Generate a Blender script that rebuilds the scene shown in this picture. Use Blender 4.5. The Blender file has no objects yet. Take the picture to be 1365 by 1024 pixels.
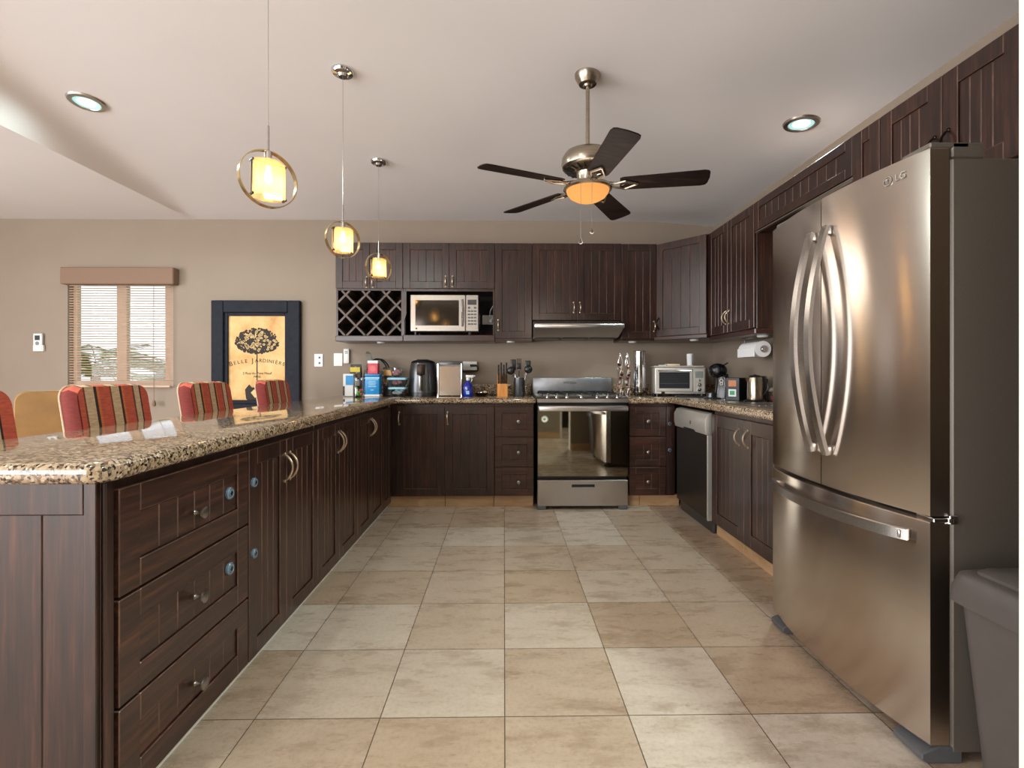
import bpy, bmesh, math, random
from mathutils import Vector, Matrix
C = bpy.context.scene
COL = C.collection
PI = math.pi
rnd = random.Random(7)

# ------------------------------------------------------------------ camera
EYE = 1.1235
cd = bpy.data.cameras.new('camera')
cam = bpy.data.objects.new('camera', cd)
COL.objects.link(cam)
cam.location = (0, 0, EYE)
cam.rotation_euler = (PI / 2, 0, -0.0158)
cd.sensor_width = 36
cd.lens = 670 / 1365 * 36
cd.shift_y = -14 / 1365
cd.clip_start = 0.02
C.camera = cam

# ------------------------------------------------------------------ exposure, world, daylight
vs = C.view_settings
vs.view_transform = 'Standard'
vs.look = 'None'
vs.gamma = 1
vs.use_curve_mapping = False
vs.exposure = 0.64
W = bpy.data.worlds.new('sky')
C.world = W
W.use_nodes = True
bg = W.node_tree.nodes['Background']
bg.inputs[0].default_value = (0.80, 0.90, 1.0, 1)
bg.inputs[1].default_value = 1.0


def area(name, loc, target, sx, sy, power, col):
    l = bpy.data.lights.new(name, 'AREA')
    l.shape = 'RECTANGLE'
    l.size, l.size_y = sx, sy
    l.energy = power
    l.color = col
    o = bpy.data.objects.new(name, l)
    COL.objects.link(o)
    o.location = loc
    d = Vector(target) - Vector(loc)
    o.rotation_euler = d.to_track_quat('-Z', 'Y').to_euler()
    return o


# daylight through the terrace doors on the left and behind the camera
area('daylight_left', (-6.9, -.5, 1.35), (0, -.5, 1.35), 5.0, 2.3, 262, (0.96, 0.97, 1.0))
area('daylight_rear', (-3.9, -3.9, 1.35), (-3.9, 2, 1.35), 3.6, 2.3, 150, (1.0, 0.97, 0.96))


# ------------------------------------------------------------------ materials
def lin(c):
    return tuple((v / 255 / 12.92) if v / 255 <= 0.04045 else ((v / 255 + 0.055) / 1.055) ** 2.4 for v in c) + (1,)


MATS = {}


class NT:
    def __init__(s, name):
        s.m = bpy.data.materials.new(name)
        s.m.use_nodes = True
        s.t = s.m.node_tree
        s.b = s.t.nodes['Principled BSDF']
        s.out = s.t.nodes['Material Output']
        MATS[name] = s.m

    def n(s, typ, **kw):
        nd = s.t.nodes.new(typ)
        for k, v in kw.items():
            if k.startswith('i_'):
                key = k[2:]
                key = int(key) if key.isdigit() else key.replace('_', ' ')
                nd.inputs[key].default_value = v
            else:
                setattr(nd, k, v)
        return nd

    def l(s, a, b):
        s.t.links.new(a, b)

    def coord(s, scale=(1, 1, 1), rand=True):
        tc = s.n('ShaderNodeTexCoord')
        mp = s.n('ShaderNodeMapping')
        mp.inputs['Scale'].default_value = scale
        s.l(tc.outputs['Object'], mp.inputs['Vector'])
        if rand:
            oi = s.n('ShaderNodeObjectInfo')
            mul = s.n('ShaderNodeMath', operation='MULTIPLY')
            mul.inputs[1].default_value = 37.0
            s.l(oi.outputs['Random'], mul.inputs[0])
            s.l(mul.outputs[0], mp.inputs['Location'])
        return mp.outputs[0]

    def noise(s, vec, scale, detail=4, rough=0.55):
        nd = s.n('ShaderNodeTexNoise')
        nd.inputs['Scale'].default_value = scale
        nd.inputs['Detail'].default_value = detail
        nd.inputs['Roughness'].default_value = rough
        s.l(vec, nd.inputs['Vector'])
        return nd.outputs['Fac']

    def ramp(s, fac, stops, interp='LINEAR'):
        r = s.n('ShaderNodeValToRGB')
        r.color_ramp.interpolation = interp
        e = r.color_ramp.elements
        while len(e) < len(stops):
            e.new(0.5)
        for el, (p, c) in zip(e, stops):
            el.position = p
            el.color = c if len(c) == 4 else lin(c)
        s.l(fac, r.inputs[0])
        return r.outputs[0]

    def mix(s, fac, a, b, mode='MIX'):
        m = s.n('ShaderNodeMix', data_type='RGBA', blend_type=mode)
        for sock, v in ((m.inputs[0], fac), (m.inputs[6], a), (m.inputs[7], b)):
            if isinstance(v, (int, float)):
                sock.default_value = v
            elif isinstance(v, tuple):
                sock.default_value = v
            else:
                s.l(v, sock)
        return m.outputs[2]

    def bump(s, h, strength=0.2, dist=0.002):
        b = s.n('ShaderNodeBump')
        b.inputs['Strength'].default_value = strength
        b.inputs['Distance'].default_value = dist
        s.l(h, b.inputs['Height'])
        s.l(b.outputs[0], s.b.inputs['Normal'])

    def set(s, **kw):
        for k, v in kw.items():
            s.b.inputs[k.replace('_', ' ')].default_value = v
        return s


def plain(name, rgb, rough=0.5, metal=0.0, noise=0.06, scale=30, **kw):
    """a plain surface with a little procedural unevenness of tone and gloss"""
    s = NT(name)
    v = s.coord()
    f = s.noise(v, scale, 3)
    c = lin(rgb)
    lo = tuple(x * (1 - noise) for x in c[:3]) + (1,)
    hi = tuple(min(1, x * (1 + noise)) for x in c[:3]) + (1,)
    s.l(s.ramp(f, [(0.3, lo), (0.7, hi)]), s.b.inputs['Base Color'])
    s.set(Roughness=rough, Metallic=metal)
    for k, val in kw.items():
        s.b.inputs[k.replace('_', ' ')].default_value = val
    return s


def emit(name, rgb, strength, base=None):
    s = NT(name)
    s.set(Base_Color=lin(base or rgb), Roughness=0.4)
    s.b.inputs['Emission Color'].default_value = lin(rgb)
    s.b.inputs['Emission Strength'].default_value = strength
    return s


def wood(name, dark, mid, light, scale, rough=0.33, coat=0.25):
    s = NT(name)
    v = s.coord(scale)
    a = s.noise(v, 3.0, 6, 0.6)
    v2 = s.coord((1.3, 1.3, 0.9))
    b = s.noise(v2, 2.2, 2)
    base = s.ramp(a, [(0.28, dark), (0.52, mid), (0.75, light)])
    tone = s.ramp(b, [(0.3, (0.72, 0.70, 0.70, 1)), (0.7, (1.2, 1.12, 1.08, 1))])
    s.l(s.mix(1.0, base, tone, 'MULTIPLY'), s.b.inputs['Base Color'])
    s.set(Roughness=rough)
    s.b.inputs['Coat Weight'].default_value = coat
    s.b.inputs['Coat Roughness'].default_value = 0.22
    s.bump(a, 0.08, 0.001)
    return s


wood('wood_vertical', (26, 16, 13), (49, 29, 23), (84, 50, 36), (22, 22, 1.2), 0.3)
wood('wood_horizontal', (30, 18, 14), (55, 33, 26), (90, 55, 40), (1.2, 22, 22), 0.3)
wood('worn_wood', (62, 42, 34), (88, 62, 50), (126, 96, 80), (9, 9, 3), 0.35)  # lighter chamfers: edge wear, with the grooves' highlight lines put into the colour
wood('lattice_wood', (70, 58, 52), (92, 78, 70), (112, 96, 86), (8, 8, 8), 0.5, 0)
wood('block_wood', (190, 120, 50), (214, 146, 70), (226, 166, 92), (20, 20, 2), 0.45, 0.1)
wood('blade_wood', (26, 20, 18), (40, 30, 27), (58, 44, 38), (2, 14, 14), 0.6, 0)
MATS['blade_wood'].node_tree.nodes['Principled BSDF'].inputs['Specular IOR Level'].default_value = .1

plain('wall_paint', (147, 132, 116), 0.75, noise=0.03, scale=3)
plain('ceiling_paint', (232, 229, 229), 0.8, noise=0.015, scale=2)
plain('white_paint', (226, 220, 210), 0.5, noise=0.02)
plain('white_plastic', (226, 226, 222), 0.35, noise=0.02)
plain('black_plastic', (22, 22, 24), 0.3, noise=0.1)
plain('black_matt', (14, 14, 15), 0.6)
plain('dark_void', (16, 13, 12), 0.8)
plain('grey_plastic', (112, 104, 100), 0.42, noise=0.05)
plain('bin_plastic', (80, 74, 70), 0.45, noise=0.05)
plain('foot_grey', (84, 84, 86), 0.5)
plain('bronze', (204, 184, 160), 0.36, 1.0)
plain('dark_bronze', (52, 42, 36), 0.35, 0.9)
plain('pewter', (150, 146, 140), 0.3, 1.0)
plain('latch_grey', (120, 140, 156), 0.25, 0.3)
plain('chrome', (214, 214, 216), 0.09, 1.0, noise=0.02)
plain('ring_metal', (222, 198, 146), 0.2, 1.0, noise=0.02)
plain('fridge_side', (112, 104, 94), 0.42, 0.35, noise=0.05, scale=200)
plain('cookie_black', (20, 20, 22), 0.22, 0.0, noise=0.2)
plain('navy_frame', (34, 36, 45), 0.6, noise=0.2, scale=16, Specular_IOR_Level=0.15)
plain('ink', (38, 28, 20), 0.7)
plain('bloom', (222, 190, 130), 0.7)
plain('blue_plastic', (30, 140, 205), 0.35, noise=0.1)
plain('pale_blue', (150, 205, 228), 0.35)
plain('cobalt_glass', (14, 34, 150), 0.08, noise=0.05, Coat_Weight=0.6)
plain('red_plastic', (200, 52, 66), 0.4, noise=0.12)
plain('yellow_paper', (206, 186, 50), 0.5)
plain('green_paper', (120, 160, 60), 0.5)
plain('gold_foil', (150, 112, 60), 0.35, 0.6)
plain('tag_green', (60, 160, 110), 0.5)
plain('tag_orange', (196, 128, 84), 0.5)
plain('paper_white', (232, 232, 232), 0.85, noise=0.03, scale=120)
plain('cream_piping', (214, 190, 160), 0.7)
plain('tan_leather', (150, 112, 62), 0.5, noise=0.12, scale=9)
plain('window_frame', (196, 170, 148), 0.5)
plain('chair_leg', (52, 34, 26), 0.4)
plain('palm_leaf', (112, 140, 60), 0.5, noise=0.35, scale=4)
plain('palm_trunk', (120, 100, 80), 0.8, noise=0.3, scale=12)
plain('lawn', (150, 165, 105), 0.9, noise=0.3, scale=5)
plain('steel_lid', (90, 92, 94), 0.3, 0.8)
plain('sweet_red', (200, 70, 80), 0.3)
plain('sweet_green', (90, 170, 70), 0.3)
plain('sweet_pink', (226, 150, 150), 0.3)
plain('backguard_steel', (150, 152, 156), 0.34, 0.85, noise=0.05)
plain('screen_grey', (130, 140, 134), 0.2)

# brushed stainless: the grain runs sideways, so highlights stretch upwards
s = NT('stainless')
v = s.coord((1, 1, 140))
a = s.noise(v, 6, 3)
s.l(s.ramp(a, [(0.3, (208, 198, 189)), (0.7, (218, 208, 199))]), s.b.inputs['Base Color'])
s.set(Metallic=1.0, Roughness=0.22)
s.b.inputs['Anisotropic'].default_value = 0.97
tg = s.n('ShaderNodeCombineXYZ', i_2=1.0)      # across the grain
s.l(tg.outputs[0], s.b.inputs['Tangent'])
s.bump(a, 0.008, 0.0005)

s = NT('brushed_nickel')
v = s.coord((1, 1, 90))
a = s.noise(v, 5, 3)
s.l(s.ramp(a, [(0.3, (150, 138, 122)), (0.7, (186, 174, 158))]), s.b.inputs['Base Color'])
s.set(Metallic=1.0, Roughness=0.26)

s = NT('satin_steel')
v = s.coord((60, 60, 60))
a = s.noise(v, 5, 3)
s.l(s.ramp(a, [(0.3, (176, 172, 168)), (0.7, (204, 200, 196))]), s.b.inputs['Base Color'])
s.set(Metallic=1.0, Roughness=0.28)

s = NT('microwave_steel')
v = s.coord((1, 1, 90))
a = s.noise(v, 5, 3)
s.l(s.ramp(a, [(0.3, (150, 142, 134)), (0.7, (166, 158, 150))]), s.b.inputs['Base Color'])
s.set(Metallic=1.0, Roughness=0.36)
plain('dark_steel', (62, 57, 52), 0.34, 0.7)
plain('panel_steel', (204, 199, 191), 0.45, 0.6, noise=0.03)
s = NT('oven_glass')
s.set(Base_Color=(0.30, 0.28, 0.23, 1), Metallic=1.0, Roughness=0.03)
s = NT('dark_glass')
s.set(Base_Color=(0.03, 0.03, 0.035, 1), Roughness=0.06, Coat_Weight=1.0)
s = NT('microwave_glass')
v = s.coord((1, 1, 1), False)
a = s.noise(v, 400, 1)
s.l(s.ramp(a, [(0.4, (52, 46, 40)), (0.6, (72, 64, 56))]), s.b.inputs['Base Color'])
s.set(Roughness=0.08, Metallic=0.7)


def glassy(name, col, mixf, rough=0.03):
    s = NT(name)
    tr = s.n('ShaderNodeBsdfTransparent')
    tr.inputs[0].default_value = col
    gl = s.n('ShaderNodeBsdfGlossy')
    gl.inputs['Color'].default_value = (1, 1, 1, 1)
    gl.inputs['Roughness'].default_value = rough
    mx = s.n('ShaderNodeMixShader')
    lw = s.n('ShaderNodeLayerWeight')
    lw.inputs[0].default_value = mixf
    s.l(lw.outputs['Facing'], mx.inputs[0])
    s.l(tr.outputs[0], mx.inputs[1])
    s.l(gl.outputs[0], mx.inputs[2])
    s.l(mx.outputs[0], s.out.inputs[0])
    return s


glassy('clear_glass', (0.96, 0.98, 0.98, 1), 0.12)

s = NT('window_glass')
tr = s.n('ShaderNodeBsdfTransparent'); tr.inputs[0].default_value = (.97, .98, .98, 1)
gl = s.n('ShaderNodeBsdfGlossy'); gl.inputs['Roughness'].default_value = 0.02
mx = s.n('ShaderNodeMixShader', i_0=0.025)
s.l(tr.outputs[0], mx.inputs[1]); s.l(gl.outputs[0], mx.inputs[2]); s.l(mx.outputs[0], s.out.inputs[0])
glassy('clear_plastic', (0.85, 0.9, 0.92, 1), 0.3, 0.1)

# amber mesh glass of the pendants
s = NT('amber_glass')
tl = s.n('ShaderNodeBsdfTranslucent')
tl.inputs[0].default_value = lin((255, 238, 206))
tr = s.n('ShaderNodeBsdfTransparent')
tr.inputs[0].default_value = lin((255, 240, 206))
df = s.n('ShaderNodeBsdfGlossy')
df.inputs['Color'].default_value = lin((255, 224, 170))
df.inputs['Roughness'].default_value = 0.12
m1 = s.n('ShaderNodeMixShader', i_0=0.72)
m2 = s.n('ShaderNodeMixShader', i_0=0.12)
s.l(tl.outputs[0], m1.inputs[1]); s.l(tr.outputs[0], m1.inputs[2])
s.l(m1.outputs[0], m2.inputs[1]); s.l(df.outputs[0], m2.inputs[2])
s.l(m2.outputs[0], s.out.inputs[0])

emit('bulb', (255, 226, 170), 12)
emit('fan_bowl', (255, 176, 98), 0.56, (110, 70, 34))
MATS['fan_bowl'].node_tree.nodes['Principled BSDF'].inputs['Specular IOR Level'].default_value = 0
emit('spot_lens', (226, 255, 250), 6)
emit('spot_ring', (150, 220, 220), 0.5, (190, 210, 208))

# granite
s = NT('granite')
v = s.coord((1, 1, 1), False)
vo = s.n('ShaderNodeTexVoronoi'); vo.inputs['Scale'].default_value = 165
s.l(v, vo.inputs['Vector'])
sep = s.n('ShaderNodeSeparateColor'); s.l(vo.outputs['Color'], sep.inputs[0])
speck = s.ramp(sep.outputs[0], [(0.0, (30, 25, 23)), (0.17, (44, 36, 32)), (0.19, (116, 94, 73)),
                                (0.42, (166, 142, 115)), (0.7, (184, 161, 134)), (0.92, (204, 188, 166))], 'CONSTANT')
big = s.noise(v, 16, 3)
tone = s.ramp(big, [(0.35, (0.78, 0.74, 0.7, 1)), (0.65, (1.05, 1.03, 1.0, 1))])
s.l(s.mix(1.0, speck, tone, 'MULTIPLY'), s.b.inputs['Base Color'])
s.set(Roughness=0.06, Coat_Weight=0.3, Coat_Roughness=0.02)
s.b.inputs['IOR'].default_value = 1.65

# travertine floor tiles
TILE = 0.4064
s = NT('travertine_tiles')
tc = s.n('ShaderNodeTexCoord')
mp = s.n('ShaderNodeMapping')
mp.inputs['Location'].default_value = (-0.0023 / TILE + 40, -1.645 / TILE + 40, 0)
mp.inputs['Scale'].default_value = (1 / TILE, 1 / TILE, 1)
s.l(tc.outputs['Object'], mp.inputs[0])
fl = s.n('ShaderNodeVectorMath', operation='FLOOR'); s.l(mp.outputs[0], fl.inputs[0])
fr = s.n('ShaderNodeVectorMath', operation='FRACTION'); s.l(mp.outputs[0], fr.inputs[0])
wn = s.n('ShaderNodeTexWhiteNoise', noise_dimensions='2D'); s.l(fl.outputs[0], wn.inputs['Vector'])
sp = s.n('ShaderNodeSeparateXYZ'); s.l(fr.outputs[0], sp.inputs[0])


def edge(o):
    a = s.n('ShaderNodeMath', operation='SUBTRACT'); a.inputs[1].default_value = 0.5; s.l(o, a.inputs[0])
    b = s.n('ShaderNodeMath', operation='ABSOLUTE'); s.l(a.outputs[0], b.inputs[0])
    return b.outputs[0]


mxm = s.n('ShaderNodeMath', operation='MAXIMUM')
s.l(edge(sp.outputs[0]), mxm.inputs[0]); s.l(edge(sp.outputs[1]), mxm.inputs[1])
gr = s.n('ShaderNodeMath', operation='GREATER_THAN'); gr.inputs[1].default_value = 0.4955
s.l(mxm.outputs[0], gr.inputs[0])
# each tile has its own offset and its own vein direction
offs = s.n('ShaderNodeVectorMath', operation='SCALE'); offs.inputs['Scale'].default_value = 17.0
s.l(wn.outputs['Color'], offs.inputs[0])
add = s.n('ShaderNodeVectorMath', operation='ADD')
s.l(mp.outputs[0], add.inputs[0]); s.l(offs.outputs[0], add.inputs[1])
stretch = s.n('ShaderNodeMapping'); stretch.inputs['Scale'].default_value = (0.7, 2.0, 1)
stretch.inputs['Rotation'].default_value = (0, 0, 0.25)
s.l(add.outputs[0], stretch.inputs[0])
n1 = s.noise(stretch.outputs[0], 2.3, 9, 0.66)
n2 = s.noise(add.outputs[0], 9, 6, 0.7)
base = s.ramp(wn.outputs['Value'], [(0.0, (175, 153, 131)), (0.4, (181, 161, 142)), (0.75, (188, 171, 154)), (1.0, (200, 188, 175))])
vein = s.ramp(n1, [(0.3, (0.66, 0.60, 0.54, 1)), (0.44, (0.92, 0.89, 0.86, 1)), (0.6, (1.04, 1.03, 1.02, 1)), (0.75, (0.9, 0.86, 0.8, 1))])
pit = s.ramp(n2, [(0.27, (0.55, 0.48, 0.42, 1)), (0.34, (1, 1, 1, 1))])
c1 = s.mix(1.0, base, vein, 'MULTIPLY')
fine = s.noise(add.outputs[0], 26, 5, 0.75)
cl = s.ramp(fine, [(0.32, (0.84, 0.81, 0.78, 1)), (0.5, (1, 1, 1, 1)), (0.7, (1.07, 1.06, 1.05, 1))])
c1 = s.mix(1.0, c1, cl, 'MULTIPLY')
c2 = s.mix(0.85, c1, pit, 'MULTIPLY')
s.l(s.mix(gr.outputs[0], c2, lin((96, 78, 64))), s.b.inputs['Base Color'])
rr = s.n('ShaderNodeMapRange', i_1=0.3, i_2=0.7, i_3=0.22, i_4=0.36)
s.l(n1, rr.inputs[0]); s.l(rr.outputs[0], s.b.inputs['Roughness'])
inv = s.n('ShaderNodeMath', operation='SUBTRACT'); inv.inputs[0].default_value = 1; s.l(gr.outputs[0], inv.inputs[1])
s.bump(inv.outputs[0], 0.35, 0.001)

s = NT('travertine')
v = s.coord((1, 1, 3))
a = s.noise(v, 4, 6, 0.65)
s.l(s.ramp(a, [(0.3, (176, 136, 96)), (0.6, (206, 170, 128))]), s.b.inputs['Base Color'])
s.set(Roughness=0.4)

# striped upholstery (stripes run along the object's own local y)
s = NT('striped_fabric')
tc = s.n('ShaderNodeTexCoord')
sp = s.n('ShaderNodeSeparateXYZ'); s.l(tc.outputs['Object'], sp.inputs[0])
ma = s.n('ShaderNodeMath', operation='MULTIPLY_ADD'); ma.inputs[1].default_value = 1 / 0.46; ma.inputs[2].default_value = 0.5
s.l(sp.outputs[1], ma.inputs[0])
R1, OR, BK, CR, BR = (212, 104, 82), (222, 130, 78), (58, 48, 46), (222, 200, 164), (120, 74, 50)
st, x = [], 0.0
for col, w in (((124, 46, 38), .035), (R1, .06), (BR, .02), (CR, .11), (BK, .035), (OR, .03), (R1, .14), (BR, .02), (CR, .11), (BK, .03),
               (OR, .03), (R1, .13), (BR, .02), (CR, .08), (BK, .02), (R1, .13)):
    st.append((min(x, .999), col)); x += w
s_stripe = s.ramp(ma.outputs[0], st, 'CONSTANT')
wv = s.n('ShaderNodeTexNoise'); wv.inputs['Scale'].default_value = 3
mp = s.n('ShaderNodeMapping'); mp.inputs['Scale'].default_value = (10, 10, 70); s.l(tc.outputs['Object'], mp.inputs[0])
s.l(mp.outputs[0], wv.inputs['Vector'])
weave = s.ramp(wv.outputs['Fac'], [(0.35, (0.82, 0.8, 0.8, 1)), (0.65, (1.1, 1.08, 1.05, 1))])
s.l(s.mix(1.0, s_stripe, weave, 'MULTIPLY'), s.b.inputs['Base Color'])
s.set(Roughness=0.85)

# aged poster paper
s = NT('poster_paper')
v = s.coord((1, 1, 1), False)
a = s.noise(v, 5, 5, 0.6)
s.l(s.ramp(a, [(0.3, (196, 140, 74)), (0.5, (222, 178, 112)), (0.7, (234, 198, 138))]), s.b.inputs['Base Color'])
s.set(Roughness=0.6)

# loosely woven blind: opaque reeds with open gaps between them
s = NT('woven_blind')
tc = s.n('ShaderNodeTexCoord')
sp = s.n('ShaderNodeSeparateXYZ'); s.l(tc.outputs['Object'], sp.inputs[0])
wv = s.n('ShaderNodeMath', operation='MULTIPLY'); wv.inputs[1].default_value = 2 * PI / 0.024
s.l(sp.outputs[2], wv.inputs[0])
sn = s.n('ShaderNodeMath', operation='SINE'); s.l(wv.outputs[0], sn.inputs[0])
gt = s.n('ShaderNodeMath', operation='GREATER_THAN'); gt.inputs[1].default_value = 0.35; s.l(sn.outputs[0], gt.inputs[0])
v = s.coord((2, 1, 90), False)
a = s.noise(v, 3, 2)
col = s.ramp(a, [(0.3, (188, 156, 128)), (0.5, (206, 178, 150)), (0.7, (218, 196, 172))])
s.l(col, s.b.inputs['Base Color'])
s.set(Roughness=0.8)
tl = s.n('ShaderNodeBsdfTranslucent'); s.l(col, tl.inputs[0])
m0 = s.n('ShaderNodeMixShader', i_0=0.5); s.l(s.b.outputs[0], m0.inputs[1]); s.l(tl.outputs[0], m0.inputs[2])
tr = s.n('ShaderNodeBsdfTransparent')
m1 = s.n('ShaderNodeMixShader'); s.l(gt.outputs[0], m1.inputs[0]); s.l(tr.outputs[0], m1.inputs[1]); s.l(m0.outputs[0], m1.inputs[2])
s.l(m1.outputs[0], s.out.inputs[0])
plain('blind_valance', (134, 108, 90), 0.85, noise=0.1, scale=140)

# candy jar and bag fill
s = NT('dark_pattern')
v = s.coord((1, 1, 1))
vo = s.n('ShaderNodeTexVoronoi'); vo.inputs['Scale'].default_value = 55; s.l(v, vo.inputs['Vector'])
sep = s.n('ShaderNodeSeparateColor'); s.l(vo.outputs['Color'], sep.inputs[0])
s.l(s.ramp(sep.outputs[0], [(0, (22, 20, 20)), (0.6, (44, 34, 28)), (0.78, (120, 88, 52)), (0.9, (150, 140, 132))], 'CONSTANT'), s.b.inputs['Base Color'])
s.set(Roughness=0.4)
s = NT('pod_colours')
v = s.coord((1, 1, 1))
vo = s.n('ShaderNodeTexVoronoi'); vo.inputs['Scale'].default_value = 40; s.l(v, vo.inputs['Vector'])
sep = s.n('ShaderNodeSeparateColor'); s.l(vo.outputs['Color'], sep.inputs[0])
s.l(s.ramp(sep.outputs[0], [(0, (70, 30, 30)), (0.3, (206, 186, 160)), (0.6, (140, 70, 60)), (0.8, (230, 224, 214))], 'CONSTANT'), s.b.inputs['Base Color'])
s.set(Roughness=0.3, Metallic=0.2)


# ------------------------------------------------------------------ mesh helpers
class MB:
    """collects shapes; build() links them as ONE mesh object"""

    def __init__(s):
        s.v, s.f, s.mi = [], [], []
        s.M = Matrix.Identity(4)
        s.m = 0

    def add(s, verts, faces):
        o = len(s.v)
        s.v += [s.M @ Vector(p) for p in verts]
        s.f += [tuple(i + o for i in f) for f in faces]
        s.mi += [s.m] * len(faces)
        return s

    def box(s, x0, x1, y0, y1, z0, z1, b=0.0, seg=1, worn=False):
        if x0 > x1: x0, x1 = x1, x0
        if y0 > y1: y0, y1 = y1, y0
        if z0 > z1: z0, z1 = z1, z0
        b = min(b, (x1 - x0) * .45, (y1 - y0) * .45, (z1 - z0) * .45)
        if b <= 0:
            vs_ = [(x, y, z) for z in (z0, z1) for y in (y0, y1) for x in (x0, x1)]
            return s.add(vs_, [(0, 2, 3, 1), (4, 5, 7, 6), (0, 1, 5, 4), (2, 6, 7, 3), (0, 4, 6, 2), (1, 3, 7, 5)])
        bm = bmesh.new()
        bmesh.ops.create_cube(bm, size=1)
        bmesh.ops.scale(bm, vec=(x1 - x0, y1 - y0, z1 - z0), verts=bm.verts)
        bmesh.ops.translate(bm, vec=((x0 + x1) / 2, (y0 + y1) / 2, (z0 + z1) / 2), verts=bm.verts)
        bmesh.ops.bevel(bm, geom=list(bm.edges), offset=b, segments=seg, affect='EDGES', profile=0.5)
        bm.verts.index_update()
        s.add([v.co.copy() for v in bm.verts], [tuple(v.index for v in f.verts) for f in bm.faces])
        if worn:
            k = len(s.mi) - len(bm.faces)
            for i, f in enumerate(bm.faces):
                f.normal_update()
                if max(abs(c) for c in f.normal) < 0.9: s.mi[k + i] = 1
        bm.free()
        return s

    def tube(s, pts, r, n=8, closed=False, flat=None):
        """round tube, or with flat=(half_w, half_t, side_vector) a flat bar"""
        pts = [Vector(p) for p in pts]
        N = len(pts)
        rings = []
        prev = None
        for i, p in enumerate(pts):
            a = pts[(i - 1) % N] if (closed or i > 0) else p
            c = pts[(i + 1) % N] if (closed or i < N - 1) else p
            t = (c - a).normalized()
            if flat:
                side = Vector(flat[2]); side = (side - t * side.dot(t)).normalized()
                up = t.cross(side)
                hw, ht = flat[0], flat[1]
                rings.append([p + side * sx * hw + up * sy * ht for sx, sy in ((-1, -1), (1, -1), (1, 1), (-1, 1))])
                continue
            if prev is None:
                ref = Vector((0, 0, 1)) if abs(t.z) < 0.9 else Vector((1, 0, 0))
                u = t.cross(ref).normalized()
            else:
                u = (prev - t * prev.dot(t)).normalized()
            prev = u
            w = t.cross(u)
            rr_ = r[i] if isinstance(r, (list, tuple)) else r
            rings.append([p + (u * math.cos(2 * PI * k / n) + w * math.sin(2 * PI * k / n)) * rr_ for k in range(n)])
        n = len(rings[0])
        vs_ = [q for ring in rings for q in ring]
        fs = []
        for i in range(N if closed else N - 1):
            j = (i + 1) % N
            for k in range(n):
                k2 = (k + 1) % n
                fs.append((i * n + k, i * n + k2, j * n + k2, j * n + k))
        if not closed:
            fs.append(tuple(range(n - 1, -1, -1)))
            fs.append(tuple((N - 1) * n + k for k in range(n)))
        return s.add(vs_, fs)

    def lathe(s, prof, n=24, c=(0, 0, 0), axis='z', ring=False):
        if ring: prof = list(prof) + [prof[0]]
        vs_, fs = [], []
        rows = []
        for r, z in prof:
            if r < 1e-6:
                rows.append([len(vs_)]); vs_.append((0, 0, z))
            else:
                rows.append(list(range(len(vs_), len(vs_) + n)))
                vs_ += [(r * math.cos(2 * PI * k / n), r * math.sin(2 * PI * k / n), z) for k in range(n)]
        for a, b in zip(rows, rows[1:]):
            for k in range(n):
                k2 = (k + 1) % n
                if len(a) == 1 and len(b) == 1: continue
                if len(a) == 1: fs.append((a[0], b[k2], b[k]))
                elif len(b) == 1: fs.append((a[k], a[k2], b[0]))
                else: fs.append((a[k], a[k2], b[k2], b[k]))
        if len(rows[0]) > 1 and not ring: fs.append(tuple(reversed(rows[0])))
        if len(rows[-1]) > 1 and not ring: fs.append(tuple(rows[-1]))
        def T(p):
            x, y, z = p
            if axis == 'y': x, y, z = x, z, y      # local z runs along +y
            if axis == '-y': x, y, z = x, -z, y
            if axis == 'x': x, y, z = z, x, y
            return (x + c[0], y + c[1], z + c[2])
        return s.add([T(p) for p in vs_], fs)

    def prism(s, poly, z0, z1, b=0.0, seg=2, plane='xy'):
        """outline extruded; plane 'xz' extrudes along y, 'yz' along x"""
        bm = bmesh.new()
        vs_ = [bm.verts.new((x, y, z0)) for x, y in poly]
        f = bm.faces.new(vs_)
        if f.normal.z > 0 or True:
            f.normal_update()
        r = bmesh.ops.extrude_face_region(bm, geom=[f])
        up = [e for e in r['geom'] if isinstance(e, bmesh.types.BMVert)]
        bmesh.ops.translate(bm, vec=(0, 0, z1 - z0), verts=up)
        bmesh.ops.recalc_face_normals(bm, faces=bm.faces)
        if b > 0:
            ed = [e for e in bm.edges if abs(e.verts[0].co.z - e.verts[1].co.z) < 1e-6]
            bmesh.ops.bevel(bm, geom=ed, offset=b, segments=seg, affect='EDGES', profile=0.5)
        bm.verts.index_update()
        def T(p):
            if plane == 'xz': return (p.x, p.z, p.y)
            if plane == 'yz': return (p.z, p.x, p.y)
            return (p.x, p.y, p.z)
        s.add([T(v.co) for v in bm.verts], [tuple(v.index for v in f.verts) for f in bm.faces])
        bm.free()
        return s

    def sphere(s, c, r, n=16, m=10, sx=1, sy=1, sz=1):
        prof = [(r * math.sin(PI * i / m), -r * math.cos(PI * i / m)) for i in range(m + 1)]
        old = s.M.copy()
        s.M = s.M @ Matrix.Translation(c) @ Matrix.Diagonal((sx, sy, sz, 1))
        s.lathe(prof, n)
        s.M = old
        return s

    def build(s, name, mats, parent=None, smooth=True, angle=35, **props):
        me = bpy.data.meshes.new(name)
        me.from_pydata([tuple(v) for v in s.v], [], s.f)
        if isinstance(mats, str): mats = [mats]
        for m in mats: me.materials.append(MATS[m])
        me.polygons.foreach_set('material_index', s.mi)
        bm = bmesh.new(); bm.from_mesh(me)
        bmesh.ops.recalc_face_normals(bm, faces=bm.faces)
        bm.to_mesh(me); bm.free()
        if smooth:
            me.polygons.foreach_set('use_smooth', [True] * len(me.polygons))
            me.set_sharp_from_angle(angle=math.radians(angle))
        me.update()
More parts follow.
